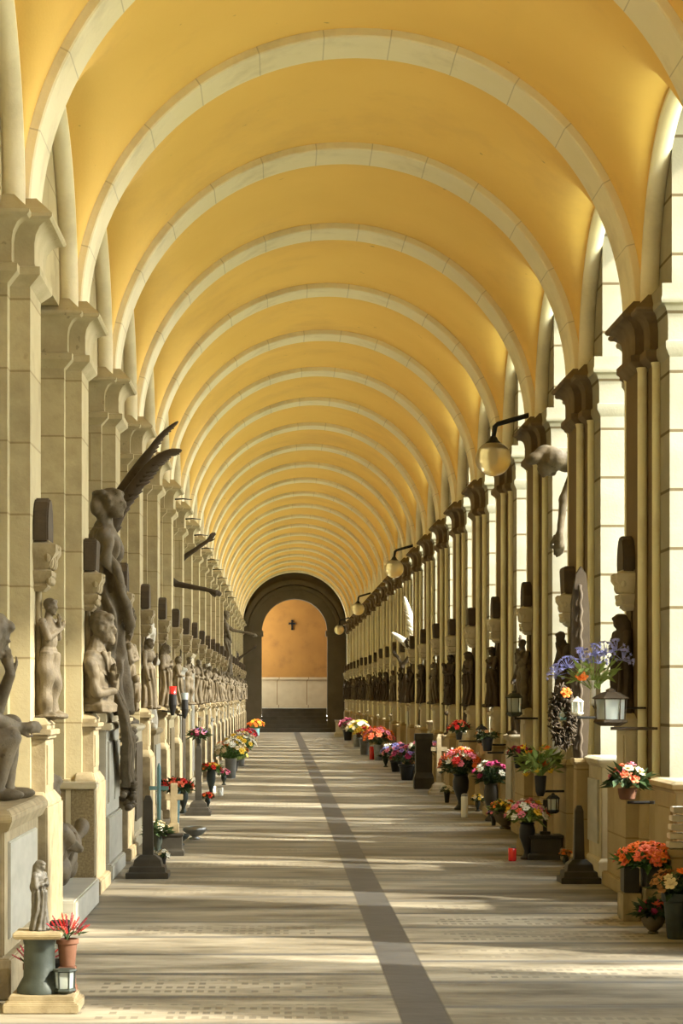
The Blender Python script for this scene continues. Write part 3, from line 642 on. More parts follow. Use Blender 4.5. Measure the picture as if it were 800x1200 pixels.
# drapery spilling over the tomb edge
def drape(name, label, path, w0, w1, m, seed=0, n=26):
    b = B(); P = [Vector(p) for p in path]; K = 36; grid = []
    for i in range(K):
        f = i/(K-1)*(len(P)-1); a = min(int(f), len(P)-2); p = P[a].lerp(P[a+1], f-a); t = i/(K-1); wd = w0+(w1-w0)*sin(t*pi*.6)
        for j in range(n):
            u = j/(n-1)-.5; amp = .035*(.3+t)
            grid.append(p+Vector((amp*sin(u*26+seed+2*t)+.02*noise.noise(Vector((u*5, t*5, seed))), u*wd+.03*sin(t*7), .03*sin(u*11+t*4)*t)))
    for th_ in (0, 1):
        for g in grid: b.v.append(g-Vector((.018*th_, 0, 0)))
    N_ = K*n
    for i in range(K-1):
        for j in range(n-1):
            q = [i*n+j, i*n+j+1, (i+1)*n+j+1, (i+1)*n+j]; b.f.append(q); b.f.append([N_+x for x in reversed(q)])
    for i in range(K-1):
        b.f += [(i*n, (i+1)*n, N_+(i+1)*n, N_+i*n), (i*n+n-1, N_+i*n+n-1, N_+(i+1)*n+n-1, (i+1)*n+n-1)]
    for j in range(n-1):
        b.f += [(j, N_+j, N_+j+1, j+1), ((K-1)*n+j, (K-1)*n+j+1, N_+(K-1)*n+j+1, N_+(K-1)*n+j)]
    o = add(name, b.mesh(name, m, True, fix=True)); tag(o, label, 'drapery'); return o
drape('stone_drapery', 'dark carved cloth spilling from the old man over the marble tomb edge', [(-1.50, 18.75, 1.95), (-1.44, 19.0, 1.70), (-1.37, 19.4, 1.45), (-1.35, 19.8, 1.18), (-1.38, 20.1, .92), (-1.37, 20.2, .80)], .30, .75, SCUL, 1)
# carved flower festoon at the tomb's far corner
b = B(); q = random.Random(3)
for i in range(70):
    t = i/70; rr = .03+.02*q.random(); b.ell((q.uniform(-.06, .06)-.0, q.uniform(-.09, .09)+.04*sin(t*9), t*.75), (rr, rr, rr*.8), 7, 5)
o = add('carved_festoon', b.mesh('carved_festoon', SCUL, True), None, (-1.46, 21.12, .52)); tag(o, 'carved stone festoon of flowers hanging on the third left pier base', 'carving')

# step slab and reclining sculpture between the first two piers on the left
b = B(); b.box(-2.4, -1.39, 15.0, 16.95, 0, .20); o = add('tomb_slab', b.mesh('tomb_slab', MARB, bevel=.012)); tag(o, 'low white marble slab between the first two left piers', 'slab')
t = empty('granite_tomb_panel', (-1.45, 16.97, .2), 'brown granite panels with a white ledge before the second left pier', 'panel')
b = B(); b.box(-.95, -.20, 0, .2, 0, .68); b.box(-.16, .02, 0, .2, 0, .68); add('panel', b.mesh('panel', GRAN, bevel=.006), t)
b = B(); b.box(-.2, -.16, 0, .19, 0, .68); add('strip', b.mesh('strip', PEDW), t, label='white strip')
b = B(); b.box(-.97, .04, -.04, .22, .68, .73); add('ledge', b.mesh('ledge', PEDW, bevel=.008), t, label='white ledge')
b = B(); c = b.cap
head(b, .0, -.55, .72, 1.9, 2, .3, .6); c((0, -.5, .6), (-.02, -.42, .5), .06, .09); b.ell((-.05, -.35, .36), (.18, .2, .24)); b.ell((-.05, -.1, .16), (.2, .26, .16))
c((-.02, 0, .18), (.04, .3, .34), .13, .1); c((.04, .3, .34), (.0, .55, .08), .09, .06); c((.1, -.45, .45), (.2, -.2, .3), .06, .05); c((.2, -.2, .3), (.14, .1, .3), .045, .035); hand(b, (.14, .1, .3), (0, 1, .2), 1.8)
c((-.1, .2, .12), (.05, .75, .12), .12, .08); c((.02, .4, .1), (.12, .82, .40), .07, .05)
o = add('reclining_sculpture', carve(b, 'reclining_sculpture', SCUL, .018, lambda p: .02*sin(22*p.x+9*p.y+8*p.z)+.012*noise.noise(p*8) if p.y > -.35 else 0), None, (-1.63, 15.85, .21)); tag(o, 'draped reclining stone figure on the low white slab, mostly hidden', 'sculpture')

# seated youth at the extreme left
t = empty('youth_monument_pedestal', (-1.75, 12.3, 0), 'tall pale pedestal with grey side panel at the left edge, under the seated youth', 'pedestal')
b = B(); b.box(-.5, .34, -.75, .95, 0, .22); b.box(-.5, .30, -.70, .92, .22, .90); add('body', b.mesh('body', SHRN, bevel=.01), t)
b = B(); b.box(.29, .315, -.55, .75, .30, .82); add('panel', b.mesh('panel', MARB, bevel=.006), t)
b = B(); b.frustum(-.08, .12, [(.88, .40, .84), (.94, .43, .90), (.97, .43, .90), (1.0, .40, .84)]); add('cornice', b.mesh('cornice', SHRN, bevel=.006), t)
b = B(); c = b.cap
head(b, .20, .10, .94, 1.75, 1, .55, .5); c((.12, .05, .84), (.04, 0, .76), .055, .075); b.ell((.02, -.02, .62), (.13, .17, .18)); b.ell((-.02, -.04, .42), (.12, .15, .15)); b.ell((-.05, -.05, .27), (.15, .17, .12))
c((.05, .16, .72), (.22, .22, .52), .06, .05); c((.22, .22, .52), (.30, .12, .72), .045, .032); hand(b, (.30, .12, .72), (-.2, 0, 1), 1.5)
c((.05, -.16, .70), (.2, -.16, .48), .06, .05); c((.2, -.16, .48), (.34, .0, .42), .045, .032); hand(b, (.34, 0, .42), (1, .3, 0), 1.5)
c((0, .10, .28), (.30, .16, .42), .10, .075); c((.30, .16, .42), (.28, .20, .06), .068, .042); b.ell((.34, .21, .035), (.11, .045, .035))
c((0, -.10, .28), (.30, -.06, .36), .10, .07); c((.30, -.06, .36), (.22, -.04, .05), .065, .042); b.ell((.28, -.04, .035), (.11, .045, .035))
b.box(-.22, .06, -.22, .2, 0, .2); c((-.12, 0, .1), (.12, 0, .1), .14, .12)
o = add('seated_youth_sculpture', carve(b, 'seated_youth', SCUL, .009, lambda p: .003*noise.noise(p*20)), None, (-1.84, 12.55, 1.0), (0, 0, .1)); tag(o, 'seated bare-shouldered stone youth bending forward at the left edge', 'sculpture')

# reaching and hanging figures
def wall_figure(name, label, loc, rz, m, spec, vox=.014, cat='sculpture'):
    b = B(); fo = spec(b); o = add(name, carve(b, name, m, vox, fo), None, loc, (0, 0, rz)); tag(o, label, cat); return o
def reach(b):                      # draped figure leaning out of the bay with one arm stretched to the corridor
    c = b.cap; head(b, .05, 0, 1.72, 1.9, 2, .2, .2); c((0, 0, 1.6), (0, 0, 1.5), .06, .09); b.ell((0, 0, 1.36), (.15, .2, .2)); b.ell((0, 0, 1.0), (.16, .2, .24))
    c((.05, .18, 1.46), (.30, .2, 1.30), .07, .055); c((.30, .2, 1.30), (.82, .15, 1.20), .05, .034); hand(b, (.82, .15, 1.20), (1, 0, -.35), 1.9)
    c((0, -.18, 1.46), (.1, -.2, 1.15), .07, .055); c((.1, -.2, 1.15), (.2, -.05, .95), .05, .034)
    b.loft([[(r*cos(t*pi/8), r*sin(t*pi/8), z) for t in range(16)] for r, z in ((.25, 0), (.22, .3), (.18, .7), (.19, 1.0))]); return robe_fold(1.0, .02, 9, 1)
def raise_up(b):
    c = b.cap; head(b, .05, 0, 1.72, 1.9, 2, -.3, .2); c((0, 0, 1.6), (0, 0, 1.5), .06, .09); b.ell((0, 0, 1.36), (.15, .2, .2)); b.ell((0, 0, 1.0), (.16, .2, .24))
    c((.05, .18, 1.46), (.25, .2, 1.65), .07, .055); c((.25, .2, 1.65), (.68, .15, 1.95), .05, .034); hand(b, (.68, .15, 1.95), (.7, 0, .8), 1.9)
    c((0, -.18, 1.46), (.1, -.2, 1.15), .07, .055); c((.1, -.2, 1.15), (.2, -.05, .95), .05, .034)
    b.loft([[(r*cos(t*pi/8), r*sin(t*pi/8), z) for t in range(16)] for r, z in ((.25, 0), (.22, .3), (.18, .7), (.19, 1.0))]); return robe_fold(1.0, .02, 9, 2)
def ped(name, label, x0, x1, y0, y1, h, m, m2=None, cat='tomb', group=None):
    t = empty(name, ((x0+x1)/2, (y0+y1)/2, 0), label, cat, group); a, c_ = (x1-x0)/2, (y1-y0)/2
    b = B(); b.frustum(0, 0, [(0, a+.03, c_+.04), (.13, a+.03, c_+.04), (.16, a, c_)]); add('base', b.mesh('base', m, bevel=.006), t)
    b = B(); b.box(-a, a, -c_, c_, .15, h-.08); bd = add('body', b.mesh('body', m, bevel=.008), t)
    b = B(); s_ = 1 if x0 < 0 else -1; b.box(s_*a, s_*(a+.018), -c_*.7, c_*.7, .28, h-.2); add('panel', b.mesh('panel', m2 or MARB, bevel=.004), bd)
    b = B(); b.frustum(0, 0, [(h-.09, a, c_), (h-.05, a+.035, c_+.045), (h-.02, a+.035, c_+.045), (h, a-.01, c_-.01)]); add('cornice', b.mesh('cornice', m, bevel=.004), t)
    return t
def ymid(k): return (cy(k)+cy(k+1))/2
wall_figure('reaching_sculpture', 'dark bronze figure stretching one arm down over the passage, left side', (-1.93, ymid(5), 2.06), 0, SCUD, reach)
wall_figure('pointing_sculpture', 'dark bronze figure lifting an arm towards the vault, left side', (-1.95, ymid(6)+.1, 2.35), 0, SCUD, raise_up)
wall_figure('leaning_sculpture', 'brown stone figure leaning out high on the left near the far end', (-1.62, ymid(13), 2.2), .2, SCUL, reach)
wall_figure('far_sculpture', 'dark figure standing against the left piers beside the end wall', (-1.70, ymid(18), 1.4), 0, SCUD, raise_up)
def hang(b):                       # bowed figure, arm hanging down with open fingers
    c = b.cap; head(b, -.02, 0, 0, 2.2, 2, 1.1, 0); b.ell((.05, 0, .03), (.15, .15, .12)); c((.15, .0, -.02), (.34, 0, .05), .09, .16); b.ell((.5, 0, 0), (.25, .22, .2)); c((.6, 0, -.1), (.75, 0, -1.2), .2, .22)
    c((.30, -.05, 0), (.12, -.10, -.42), .07, .055); c((.12, -.10, -.42), (.08, -.12, -.78), .05, .032); hand(b, (.08, -.12, -.76), (0, .25, -1), 2.5)
    c((.75, 0, -1.2), (.75, 0, -2.4), .22, .26)
    return lambda p: .018*sin(p.y*22+p.z*5) if p.x > .3 else .006*noise.noise(p*12)
t = ped('figure_tomb', 'tall brown stone tomb between the second and third right piers', 3.1, 3.8, ymid(2)-.5, ymid(2)+.5, 1.62, STONE_R)
wall_figure('bowed_sculpture', 'bowed stone figure leaning over with one arm hanging, high on the right', (2.88, ymid(2)-.15, 4.08), 0, SCUL, hang)
def bird_angel(b):
    c = b.cap; head(b, .08, 0, 1.3, 1.8, 2, .6, .3); c((0, 0, 1.22), (-.05, 0, 1.1), .06, .1); b.ell((-.05, 0, .98), (.17, .2, .2)); b.ell((-.1, 0, .65), (.2, .22, .25)); c((.05, .15, 1.05), (.25, .1, .8), .06, .05); c((.25, .1, .8), (.35, .0, 1.0), .045, .03); hand(b, (.35, 0, 1.0), (.6, 0, .8), 1.7)
    b.loft([[(r*cos(t*pi/8), r*sin(t*pi/8), z) for t in range(16)] for r, z in ((.3, 0), (.25, .3), (.2, .6))]); return robe_fold(.9, .02, 8, 3)
kw = 9
ped('dark_figure_tomb', 'brown tomb carrying the dark crouching angel, right side', 2.86, 3.6, ymid(kw)-.5, ymid(kw)+.5, 1.45, STONE_R)
t = empty('crouching_angel_sculpture', (2.98, ymid(kw), 1.46), 'dark crouching angel with upright white wing on the right, mid-distance', 'sculpture', rz=pi)
b = B(); fo = bird_angel(b); add('body', carve(b, 'crouching_angel', SCUD, .02, fo), t)
b = B(); blade(b, [(-.08, .1, .95), (-.02, .12, 1.35), (.06, .14, 1.80), (.22, .14, 2.35)], lambda t: .13*(1-t)**.45+.006, .03, 14)
add('wing', b.mesh('wing', SCUW, True, fix=True), t, label='white wing')
b = B(); blade(b, [(-.05, -.1, 1.0), (.12, -.12, 1.28), (.28, -.14, 1.42), (.48, -.14, 1.55)], lambda t: .09*(1-t)**.45+.006, .03, 12)
add('wing', b.mesh('wing', SCUW, True, fix=True), t, label='white wing')

# ------------------------------------------------------------------ tombs in the bays
LH = {2: 1.3, 3: 1.2, 4: 1.35, 5: 2.05, 6: 2.34, 7: 1.2, 8: 1.4, 9: 1.1, 10: 1.3, 11: 1.2, 12: 1.35, 13: 2.19, 14: 1.25, 15: 1.4, 16: 1.15, 17: 1.3, 18: 1.39, 19: 1.2, 20: 1.3, 21: 1.2}
for k, h in LH.items():
    y = ymid(k); ms = [STONE, MARB, PEDW, SHRN][k % 4]
    ped('bay_tomb', 'stone tomb with framed panel between the %s and %s left piers' % (ORD[k], ORD[k+1]), -2.35, -1.52, y-.72, y+.72, h, ms, [MARB, GRAN, SCUL][k % 3], group='tombs in the left bays')
    if k in (5, 6, 13, 18): continue
    kd = KINDS[(k*5+2) % 6]
    o = add('tomb_statue', (FIG if k % 3 else FIGW)[kd], None, (-1.72, y+rnd.uniform(-.2, .2), h+.012), (0, 0, rnd.uniform(-.8, .1)), rnd.uniform(1.0, 1.45))
    tag(o, 'larger %s statue %s by the %s left pier' % ('grey' if k % 3 else 'white', DESC[kd], ORD[k]), 'statue', 'statues on the left tombs')
for k in range(0, 22):
    if k in (2, kw): continue
    y = ymid(k); h = [.98, 1.05, .92, 1.12][k % 4]
    ped('bay_tomb', 'low stone tomb with panel between the %s and %s right piers' % (ORD[k], ORD[k+1]), 2.84, 3.6, y-.45, y+.45, h, [STONE_R, PEDW, STONE_R, SHRN][k % 4], MARB if k % 2 else STONE_R, group='tombs in the right bays')
    if k in (3, 5, 6, 8, 11, 13, 16, 19):
        kd = KINDS[(k*5+1) % 6]
        o = add('tomb_statue', FIGD[kd], None, (3.0, y, h+.012), (0, 0, pi+rnd.uniform(-.2, .6)), rnd.uniform(.9, 1.15))
        tag(o, 'dark bronze statue %s by the %s right pier' % (DESC[kd], ORD[k]), 'statue', 'statues on the right tombs')

# ------------------------------------------------------------------ hanging lamps
def lamp_meshes():
    arm = B(); arm.tube([(.46, 0, .48), (.40, 0, .46), (.05, 0, .36), (.02, 0, .33), (0, 0, .20)], [.03, .03, .028, .03, .026], 10); arm.box(.42, .47, -.06, .06, .40, .54)
    cp = B(); cp.lathe([(.03, .22), (.045, .20), (.06, .17), (.115, .12), (.15, .075), (.155, .06), (.14, .06), (.02, .19)], 24)
    gl = B(); gl.ell((0, 0, -.04), (.205, .205, .20), 28, 18)
    inn = B(); inn.lathe([(.02, .12), (.03, .06), (.045, -.0), (.045, -.05), (.02, -.09)], 16)
    return arm.mesh('arm', IRON, 'auto', fix=True), cp.mesh('lamp_cap', IRON, True, fix=True), gl.mesh('globe', GLOBE, True), inn.mesh('bulb', WHIT, True)
LMM = lamp_meshes()
for i, k in enumerate((3, 9, 15, 21)):
    r = empty('globe_lamp', (XR-.46+.02, cy(k)-.1, 4.36), 'round amber glass lamp on a black arm over the passage, %s from the near end' % ORD[i], 'lamp', 'globe lamps on the right')
    add('arm', LMM[0], r); add('lamp_cap', LMM[1], r); g_ = add('globe', LMM[2], r); add('bulb', LMM[3], g_)
# short iron hooks under the left capitals
b = B(); b.tube([(0, 0, 0), (.12, 0, .01), (.26, 0, -.005)], [.012, .011, .006], 8); hk = b.mesh('iron_hook', IRON, True)
for k in range(5, 15):
    o = add('iron_hook', hk, None, (XL+.03, cy(k)+.05, 4.52)); tag(o, 'thin black iron spike sticking out of the %s left capital' % ORD[k], 'spike', 'iron spikes on the left capitals')

# ------------------------------------------------------------------ flowers, pots, lanterns, candles
def floor_at(px, py):               # where a floor point seen at this picture position stands
    Y = 2584*EYE/(py-815); return (px-328)*Y/2584, Y
SMALL = []
def bloom_mesh(kind, m):
    b = B(); q = random.Random(5)
    if kind == 'rose':
        for ring, (n, r, t, z) in enumerate(((6, 1.0, .35, 0), (5, .72, .9, .12), (4, .42, 1.25, .2))):
            for i in range(n):
                a = 2*pi*i/n+ring*.5; M = Matrix.Rotation(a, 4, 'Z') @ Matrix.Rotation(-t, 4, 'Y'); b.ell((r*.5, 0, z), (.5*r, .36*r, .07), 8, 5, M)
        b.ell((0, 0, .25), (.22, .22, .25), 8, 6)
    elif kind == 'daisy':
        for i in range(11):
            M = Matrix.Rotation(2*pi*i/11, 4, 'Z') @ Matrix.Rotation(-.2, 4, 'Y'); b.ell((.58, 0, 0), (.45, .14, .04), 6, 4, M)
        b.ell((0, 0, .05), (.25, .25, .14), 8, 6)
    elif kind == 'lily':
        for i in range(6):
            M = Matrix.Rotation(2*pi*i/6, 4, 'Z') @ Matrix.Rotation(-.75, 4, 'Y'); b.ell((.55, 0, 0), (.6, .2, .05), 8, 5, M)
        b.cap((0, 0, 0), (0, 0, .6), .06, .08, 6)
    elif kind == 'umbel':
        for i in range(22):
            a = q.uniform(0, 2*pi); e = q.uniform(-.2, 1.5); dr = Vector((cos(a)*cos(e), sin(a)*cos(e), sin(e)))
            b.tube([(0, 0, 0), tuple(dr*.7)], [.02, .02], 5); M = Matrix.Translation(dr*.72) @ dr.to_track_quat('Z', 'Y').to_matrix().to_4x4()
            for j in range(5): b.ell((.12, 0, .08), (.15, .055, .03), 5, 4, M @ Matrix.Rotation(2*pi*j/5, 4, 'Z') @ Matrix.Rotation(-.6, 4, 'Y'))
    elif kind == 'spike':
        b.tube([(0, 0, -1.5), (0, 0, 1.4)], [.06, .03], 5)
        for i in range(26): b.ell((.16*cos(i*2.4)*(1-i/40), .16*sin(i*2.4)*(1-i/40), -1+i*.09), (.1, .1, .09), 5, 4)
    return b.mesh('bloom_'+kind, m, True)
BM = {}
def bloom(kind, col):
    if (kind, col) not in BM: BM[(kind, col)] = bloom_mesh(kind, FM[col])
    return BM[(kind, col)]
def foliage(w, h, n, seed, m, ls=.09, droop=.0):
    b = B(); q = random.Random(seed)
    for i in range(n):
        a = q.uniform(0, 2*pi); r = sqrt(q.random())*w; z = h*(.25+.75*q.random()*(1-.5*r/w)); p = Vector((r*cos(a), r*sin(a), z))
        if i % 2 == 0: b.tube([(0, 0, 0), (p.x*.35, p.y*.35, z*.55), tuple(p)], [.004, .003, .002], 4)
        dr = Vector((cos(a)*q.uniform(.4, 1), sin(a)*q.uniform(.4, 1), q.uniform(-.5-droop, .8))).normalized(); L = ls*q.uniform(.7, 1.4)
        sd = dr.cross(Vector((0, 0, 1))).normalized()*L*.24; nn = sd.cross(dr).normalized()*L*.08
        k = len(b.v); mid = p+dr*L*.45; b.v += [p, mid+sd+nn, mid-sd+nn, p+dr*L, mid-nn, p+dr*L*.02-nn*.5]
        b.f += [(k, k+4, k+1), (k, k+2, k+4), (k+4, k+3, k+1), (k+4, k+2, k+3)]
    return b.mesh('foliage', m)
POTS = {
 'pot': ([(.5, 0), (.56, .05), (.72, .8), (.84, .84), (.84, 1), (.74, 1), (.70, .85)], TERR),
 'blackpot': ([(.5, 0), (.55, .05), (.75, .85), (.85, .9), (.85, 1), (.75, 1), (.7, .85)], BLKP),
 'vase': ([(.6, 0), (.62, .05), (.3, .16), (.28, .25), (.7, .6), (.72, .8), (.6, .95), (.72, 1), (.6, 1), (.5, .9)], BLUG),
 'tallvase': ([(.5, 0), (.52, .04), (.4, .2), (.5, .6), (.62, .95), (.66, 1), (.56, 1), (.5, .9)], TEAL),
 'bucket': ([(.62, 0), (.64, .03), (.78, .95), (.82, .97), (.82, 1), (.76, 1), (.72, .9)], SILV),
 'bowl': ([(.4, 0), (.45, .08), (.3, .15), (.75, .4), (.95, .75), (.98, .95), (1, 1), (.9, 1), (.85, .85)], SCUL),
 'basket': ([(.6, 0), (.8, .1), (.95, .6), (1, 1), (.9, 1), (.85, .7)], TERR),
}
def bouquet(name, label, loc, potk, pr, ph, fw, fh, cols, n, seed, kinds=('rose',), leaf=LEAF, fs=.05, nl=None, group=None, ls=.09, pm=None):
    r = empty(name, loc, label, 'flowers', group)
    z0 = 0
    if potk:
        pf, m = POTS[potk]; b = B(); b.lathe([(x*pr, z*ph) for x, z in pf], 20); add(('flower_pot' if potk != 'basket' else 'basket') if 'vase' not in potk else 'vase', b.mesh('flower_pot', pm or m, 'auto', fix=True), r); z0 = ph*.9
    add('foliage', foliage(fw*.75, fh*.8, nl or int(60+n*5), seed, leaf, ls), r, (0, 0, z0))
    q = random.Random(seed)
    for i in range(n):
        a = i*2.4+q.uniform(-.3, .3); t = (i+.5)/n; e = math.acos(1-t*.95); rr = fw*q.uniform(.82, 1.05)
        p = Vector((sin(e)*cos(a)*rr, sin(e)*sin(a)*rr, z0+fh*(.35+.65*cos(e)*q.uniform(.85, 1))))
        dr = Vector((sin(e)*cos(a), sin(e)*sin(a), .3+cos(e))).normalized(); eu = dr.to_track_quat('Z', 'Y').to_euler()
        kd = kinds[i % len(kinds)]; add('bloom', bloom(kd, cols[i % len(cols)]), r, p, eu, fs*q.uniform(.8, 1.2))
    return r
def lantern(label, loc, rr=.07, h=.2, m=BLUG, n=6, roof=True, group=None, rz=0, name='lantern', inner=WHIT):
    r = empty(name, loc, label, 'lantern', group, rz)
    b = B(); b.lathe([(rr*.6, 0), (rr*1.05, .02*h/.2), (rr, .03*h/.2), (rr*.9, .035*h/.2)], n); add('base', b.mesh('base', m, fix=True), r)
    b = B()
    for i in range(n):
        a = 2*pi*i/n; p = (rr*.95*cos(a), rr*.95*sin(a)); b.tube([(p[0]*.92, p[1]*.92, h*.14), (p[0], p[1], h*.72)], .005, 5)
    b.lathe([(rr*.9, h*.14), (rr*.93, h*.17), (rr*.88, h*.17)], n); fr_ = add('frame', b.mesh('frame', m, fix=True), r)
    b = B(); b.loft([[(rr*.86*s_*cos(2*pi*i/n), rr*.86*s_*sin(2*pi*i/n), z) for i in range(n)] for z, s_ in ((h*.15, .95), (h*.72, 1))], cap=False); add('glass', b.mesh('glass', PANE), fr_)
    if roof:
        b = B(); b.lathe([(rr*1.02, h*.70), (rr*1.15, h*.73), (rr*.55, h*.88), (rr*.3, h*.9), (rr*.3, h*.95), (.004, h)], n); add('roof', b.mesh('roof', m, fix=True), r)
    else:
        b = B(); b.lathe([(rr*1.02, h*.70), (rr*1.15, h*.73), (rr*1.05, h*.78), (rr*.9, h*.78)], n); add('roof', b.mesh('roof', m, fix=True), r)
    b = B(); b.lathe([(rr*.35, h*.13), (rr*.35, h*.5), (.004, h*.52)], 12); add('candle', b.mesh('candle', inner, fix=True), r)
    return r
def candle(label, px, py, rr, h, m):
    x, y = floor_at(px, py); b = B(); b.lathe([(rr*.9, 0), (rr, .01), (rr, h*.9), (rr*.85, h*.93), (rr*.85, h), (rr*.7, h), (rr*.6, h*.9)], 20)
    r = empty('votive_candle', (x, y, 0), label, 'candle'); add('cup', b.mesh('cup', m, True, fix=True), r)
    b = B(); b.lathe([(rr*.92, h*.93), (rr*.92, h*1.0), (rr*.4, h*1.05), (.004, h*1.06)], 16); add('lid', b.mesh('lid', SILV, fix=True), r); return r
def block(name, label, loc, hx, hy, h, m, cat='plinth', tiers=None, rz=0):
    r = B(); r.frustum(0, 0, tiers or [(0, hx*1.2, hy*1.2), (h*.2, hx*1.2, hy*1.2), (h*.3, hx, hy), (h*.85, hx, hy), (h*.9, hx*1.12, hy*1.12), (h, hx*1.12, hy*1.12)])
    o = add(name, r.mesh(name, m, bevel=.004), None, loc, (0, 0, rz)); tag(o, label, cat); return o
def post_stand(name, label, px, py, m, h, hw=.09, cross=True, cat='stand'):
    x, y = floor_at(px, py); y += hw*1.6; r = empty(name, (x, y, 0), label, cat)
    b = B(); b.frustum(0, 0, [(0, hw*1.7, hw*1.7), (.05, hw*1.7, hw*1.7), (.055, hw*1.45, hw*1.45), (.10, hw*1.4, hw*1.4), (.105, hw*1.15, hw*1.15), (.16, hw*1.05, hw*1.05), (.20, hw*.6, hw*.6)]); add('stepped_base', b.mesh('base', m, bevel=.004), r)
    b = B(); b.frustum(0, 0, [(.18, hw*.45, hw*.45), (h*.93, hw*.36, hw*.36), (h, hw*.2, hw*.2)])
    if cross: b.box(-hw*1.3, hw*1.3, -hw*.3, hw*.3, h*.72, h*.72+hw*.65)
    add('post', b.mesh('post', m, bevel=.004), r); return r

# --- near left corner
x, y = floor_at(50, 1188); y += .17
t = empty('paving_plinth', (x-.01, y, 0), 'square tan stone base at bottom left under the small column', 'plinth')
b = B(); b.frustum(0, 0, [(0, .19, .19), (.05, .19, .19), (.055, .165, .165), (.085, .165, .165)]); add('block', b.mesh('block', SHRN, bevel=.006), t)
cxn, cyn = x-.035, y
t = empty('column_stand', (cxn, cyn, .086), 'short dark round column with square pale top at bottom left', 'column')
b = B(); b.lathe([(.115, 0), (.115, .02), (.1, .05), (.082, .08), (.078, .24), (.085, .27), (.09, .28)], 28); add('column', b.mesh('column', BLUG, 'auto', fix=True), t)
b = B(); b.frustum(0, 0, [(.28, .115, .115), (.30, .125, .125), (.315, .12, .12)]); add('top', b.mesh('top', SHRN, bevel=.004), t, label='pale square top')
b, fo = figure('veiled', 2); o = add('praying_statuette', with_mat(carve(b, 'praying_statuette', SCUL, .011, fo), mat('aged grey metal', (.06, .054, .04), .5, (.14, .125, .095), 14, .6, .1, 50, metal=.1)), None, (cxn+.0, cyn, .086+.319), (0, 0, -.5), .36)
tag(o, 'small grey robed statuette with joined hands on the dark round column', 'statue')
bouquet('potted_heather', 'red heather in a terracotta pot beside the small robed statuette', (cxn+.14, cyn+.03, .215), 'pot', .07, .14, .09, .12, ['heather', 'red'], 20, 3, ('spike',), LEAFD, .028, 20, ls=.04)
lantern('grey hexagonal metal lantern on the pale base at bottom left', (cxn+.135, cyn-.06, .087), .055, .16, BLUG, 6, roof=False)
block('pot_stand', 'rusty round stand under the potted heather', (cxn+.14, cyn+.03, .086), .04, .04, .128, TERR)
bouquet('heather_clump', 'low clump of red heather behind the dark column, left corner', (cxn-.05, cyn+.28, .0), 'pot', .08, .20, .1, .1, ['heather', 'heather', 'red'], 16, 5, ('spike',), LEAFD, .028, 20, ls=.04)
x, y = floor_at(78, 1130)
lantern('tall black iron lantern behind the red heather', (x-.02, y-.2, 0), .07, .36, IRON, 4, roof=False, rz=.78)

# --- left side going back
post_stand('dark_cross_stand', 'dark stone post on a stepped base before the marble tomb, left side', 172, 1030, SLATE, .72, .11, False)
x, y = floor_at(203, 1003); block('grey_block', 'square grey stone block on the left paving under a cross', (x-.02, y+.12, 0), .105, .105, .22, SLATE)
b = B(); b.box(-.035, .035, -.03, .03, 0, .50); b.box(-.09, .09, -.028, .028, .33, .39); b.box(-.05, .05, -.05, .05, 0, .1)
o = add('stone_cross', b.mesh('stone_cross', SHRN, bevel=.006), None, (x-.0, y+.12, .221)); tag(o, 'tan stone cross standing on the square grey block', 'cross')
bouquet('cream_bouquet', 'cream flowers in a dark vase left of the grey block', (x-.16, y+.02, 0), 'vase', .07, .22, .12, .14, ['cream', 'white', 'cream'], 14, 11, ('rose',), LEAFD, .035)
x, y = floor_at(213, 985); bouquet('red_bouquet', 'bright red flowers in a tall teal vase, left side', (x-.08, y+.25, 0), 'tallvase', .09, .58, .19, .14, ['red', 'coral', 'red'], 18, 12, ('rose',), LEAFD, .055)
b = B(); b.tube([(0, 0, 0), (0, 0, .85)], .02, 8); b.lathe([(.07, 0), (.07, .02), (.03, .04)], 12); b.tube([(0, 0, .85), (.0, 0, .9)], [.02, .004], 8); b.box(-.1, .1, -.01, .01, .62, .66)
x, y = floor_at(190, 1000); o = add('teal_post', b.mesh('teal_post', TEAL, fix=True), None, (x-.06, y+.5, 0)); tag(o, 'thin teal painted metal post with crossbar beside the red bouquet', 'post')
x, y = floor_at(228, 984); r = empty('silver_urn', (x, y+.06, 0), 'squat tarnished silver bowl on the left paving', 'urn')
b = B(); b.lathe([(.06, 0), (.065, .015), (.03, .03), (.09, .06), (.135, .10), (.13, .13), (.10, .145), (.09, .14), (.11, .11)], 24); add('bowl', b.mesh('bowl', SILV, True, fix=True), r)
b = B(); b.lathe([(.05, 0), (.055, .01), (.02, .03), (.08, .07), (.11, .11), (.10, .12), (.09, .1)], 20); x, y = floor_at(212, 990); o = add('small_urn', b.mesh('small_urn', BLUG, True, fix=True), None, (x-.01, y-.04, 0)); tag(o, 'small dark urn beside the silver bowl', 'urn')
post_stand('black_stand', 'tall black stone post on a stepped base, left side', 232, 956, SLATE, .95, .10, False)
x, y = floor_at(232, 956); bouquet('purple_posy', 'dark pink posy on the black post, left side', (x, y+.16, .952), 'blackpot', .05, .08, .12, .13, ['magenta', 'pink', 'violet'], 16, 14, ('rose',), LEAFD, .04)
bouquet('pale_pink_bouquet', 'pale pink flowers in a grey vase left of the black post', (x-.22, y+.6, 0), 'vase', .09, .33, .13, .16, ['pink', 'cream', 'pink'], 14, 15, ('rose',), LEAFD, .045)
x, y = floor_at(247, 935); bouquet('orange_bouquet', 'orange flowers in a dark pedestal vase, left side', (x, y+.1, 0), 'vase', .10, .46, .15, .12, ['orange', 'red', 'yellow'], 14, 16, ('rose',), LEAF, .05)
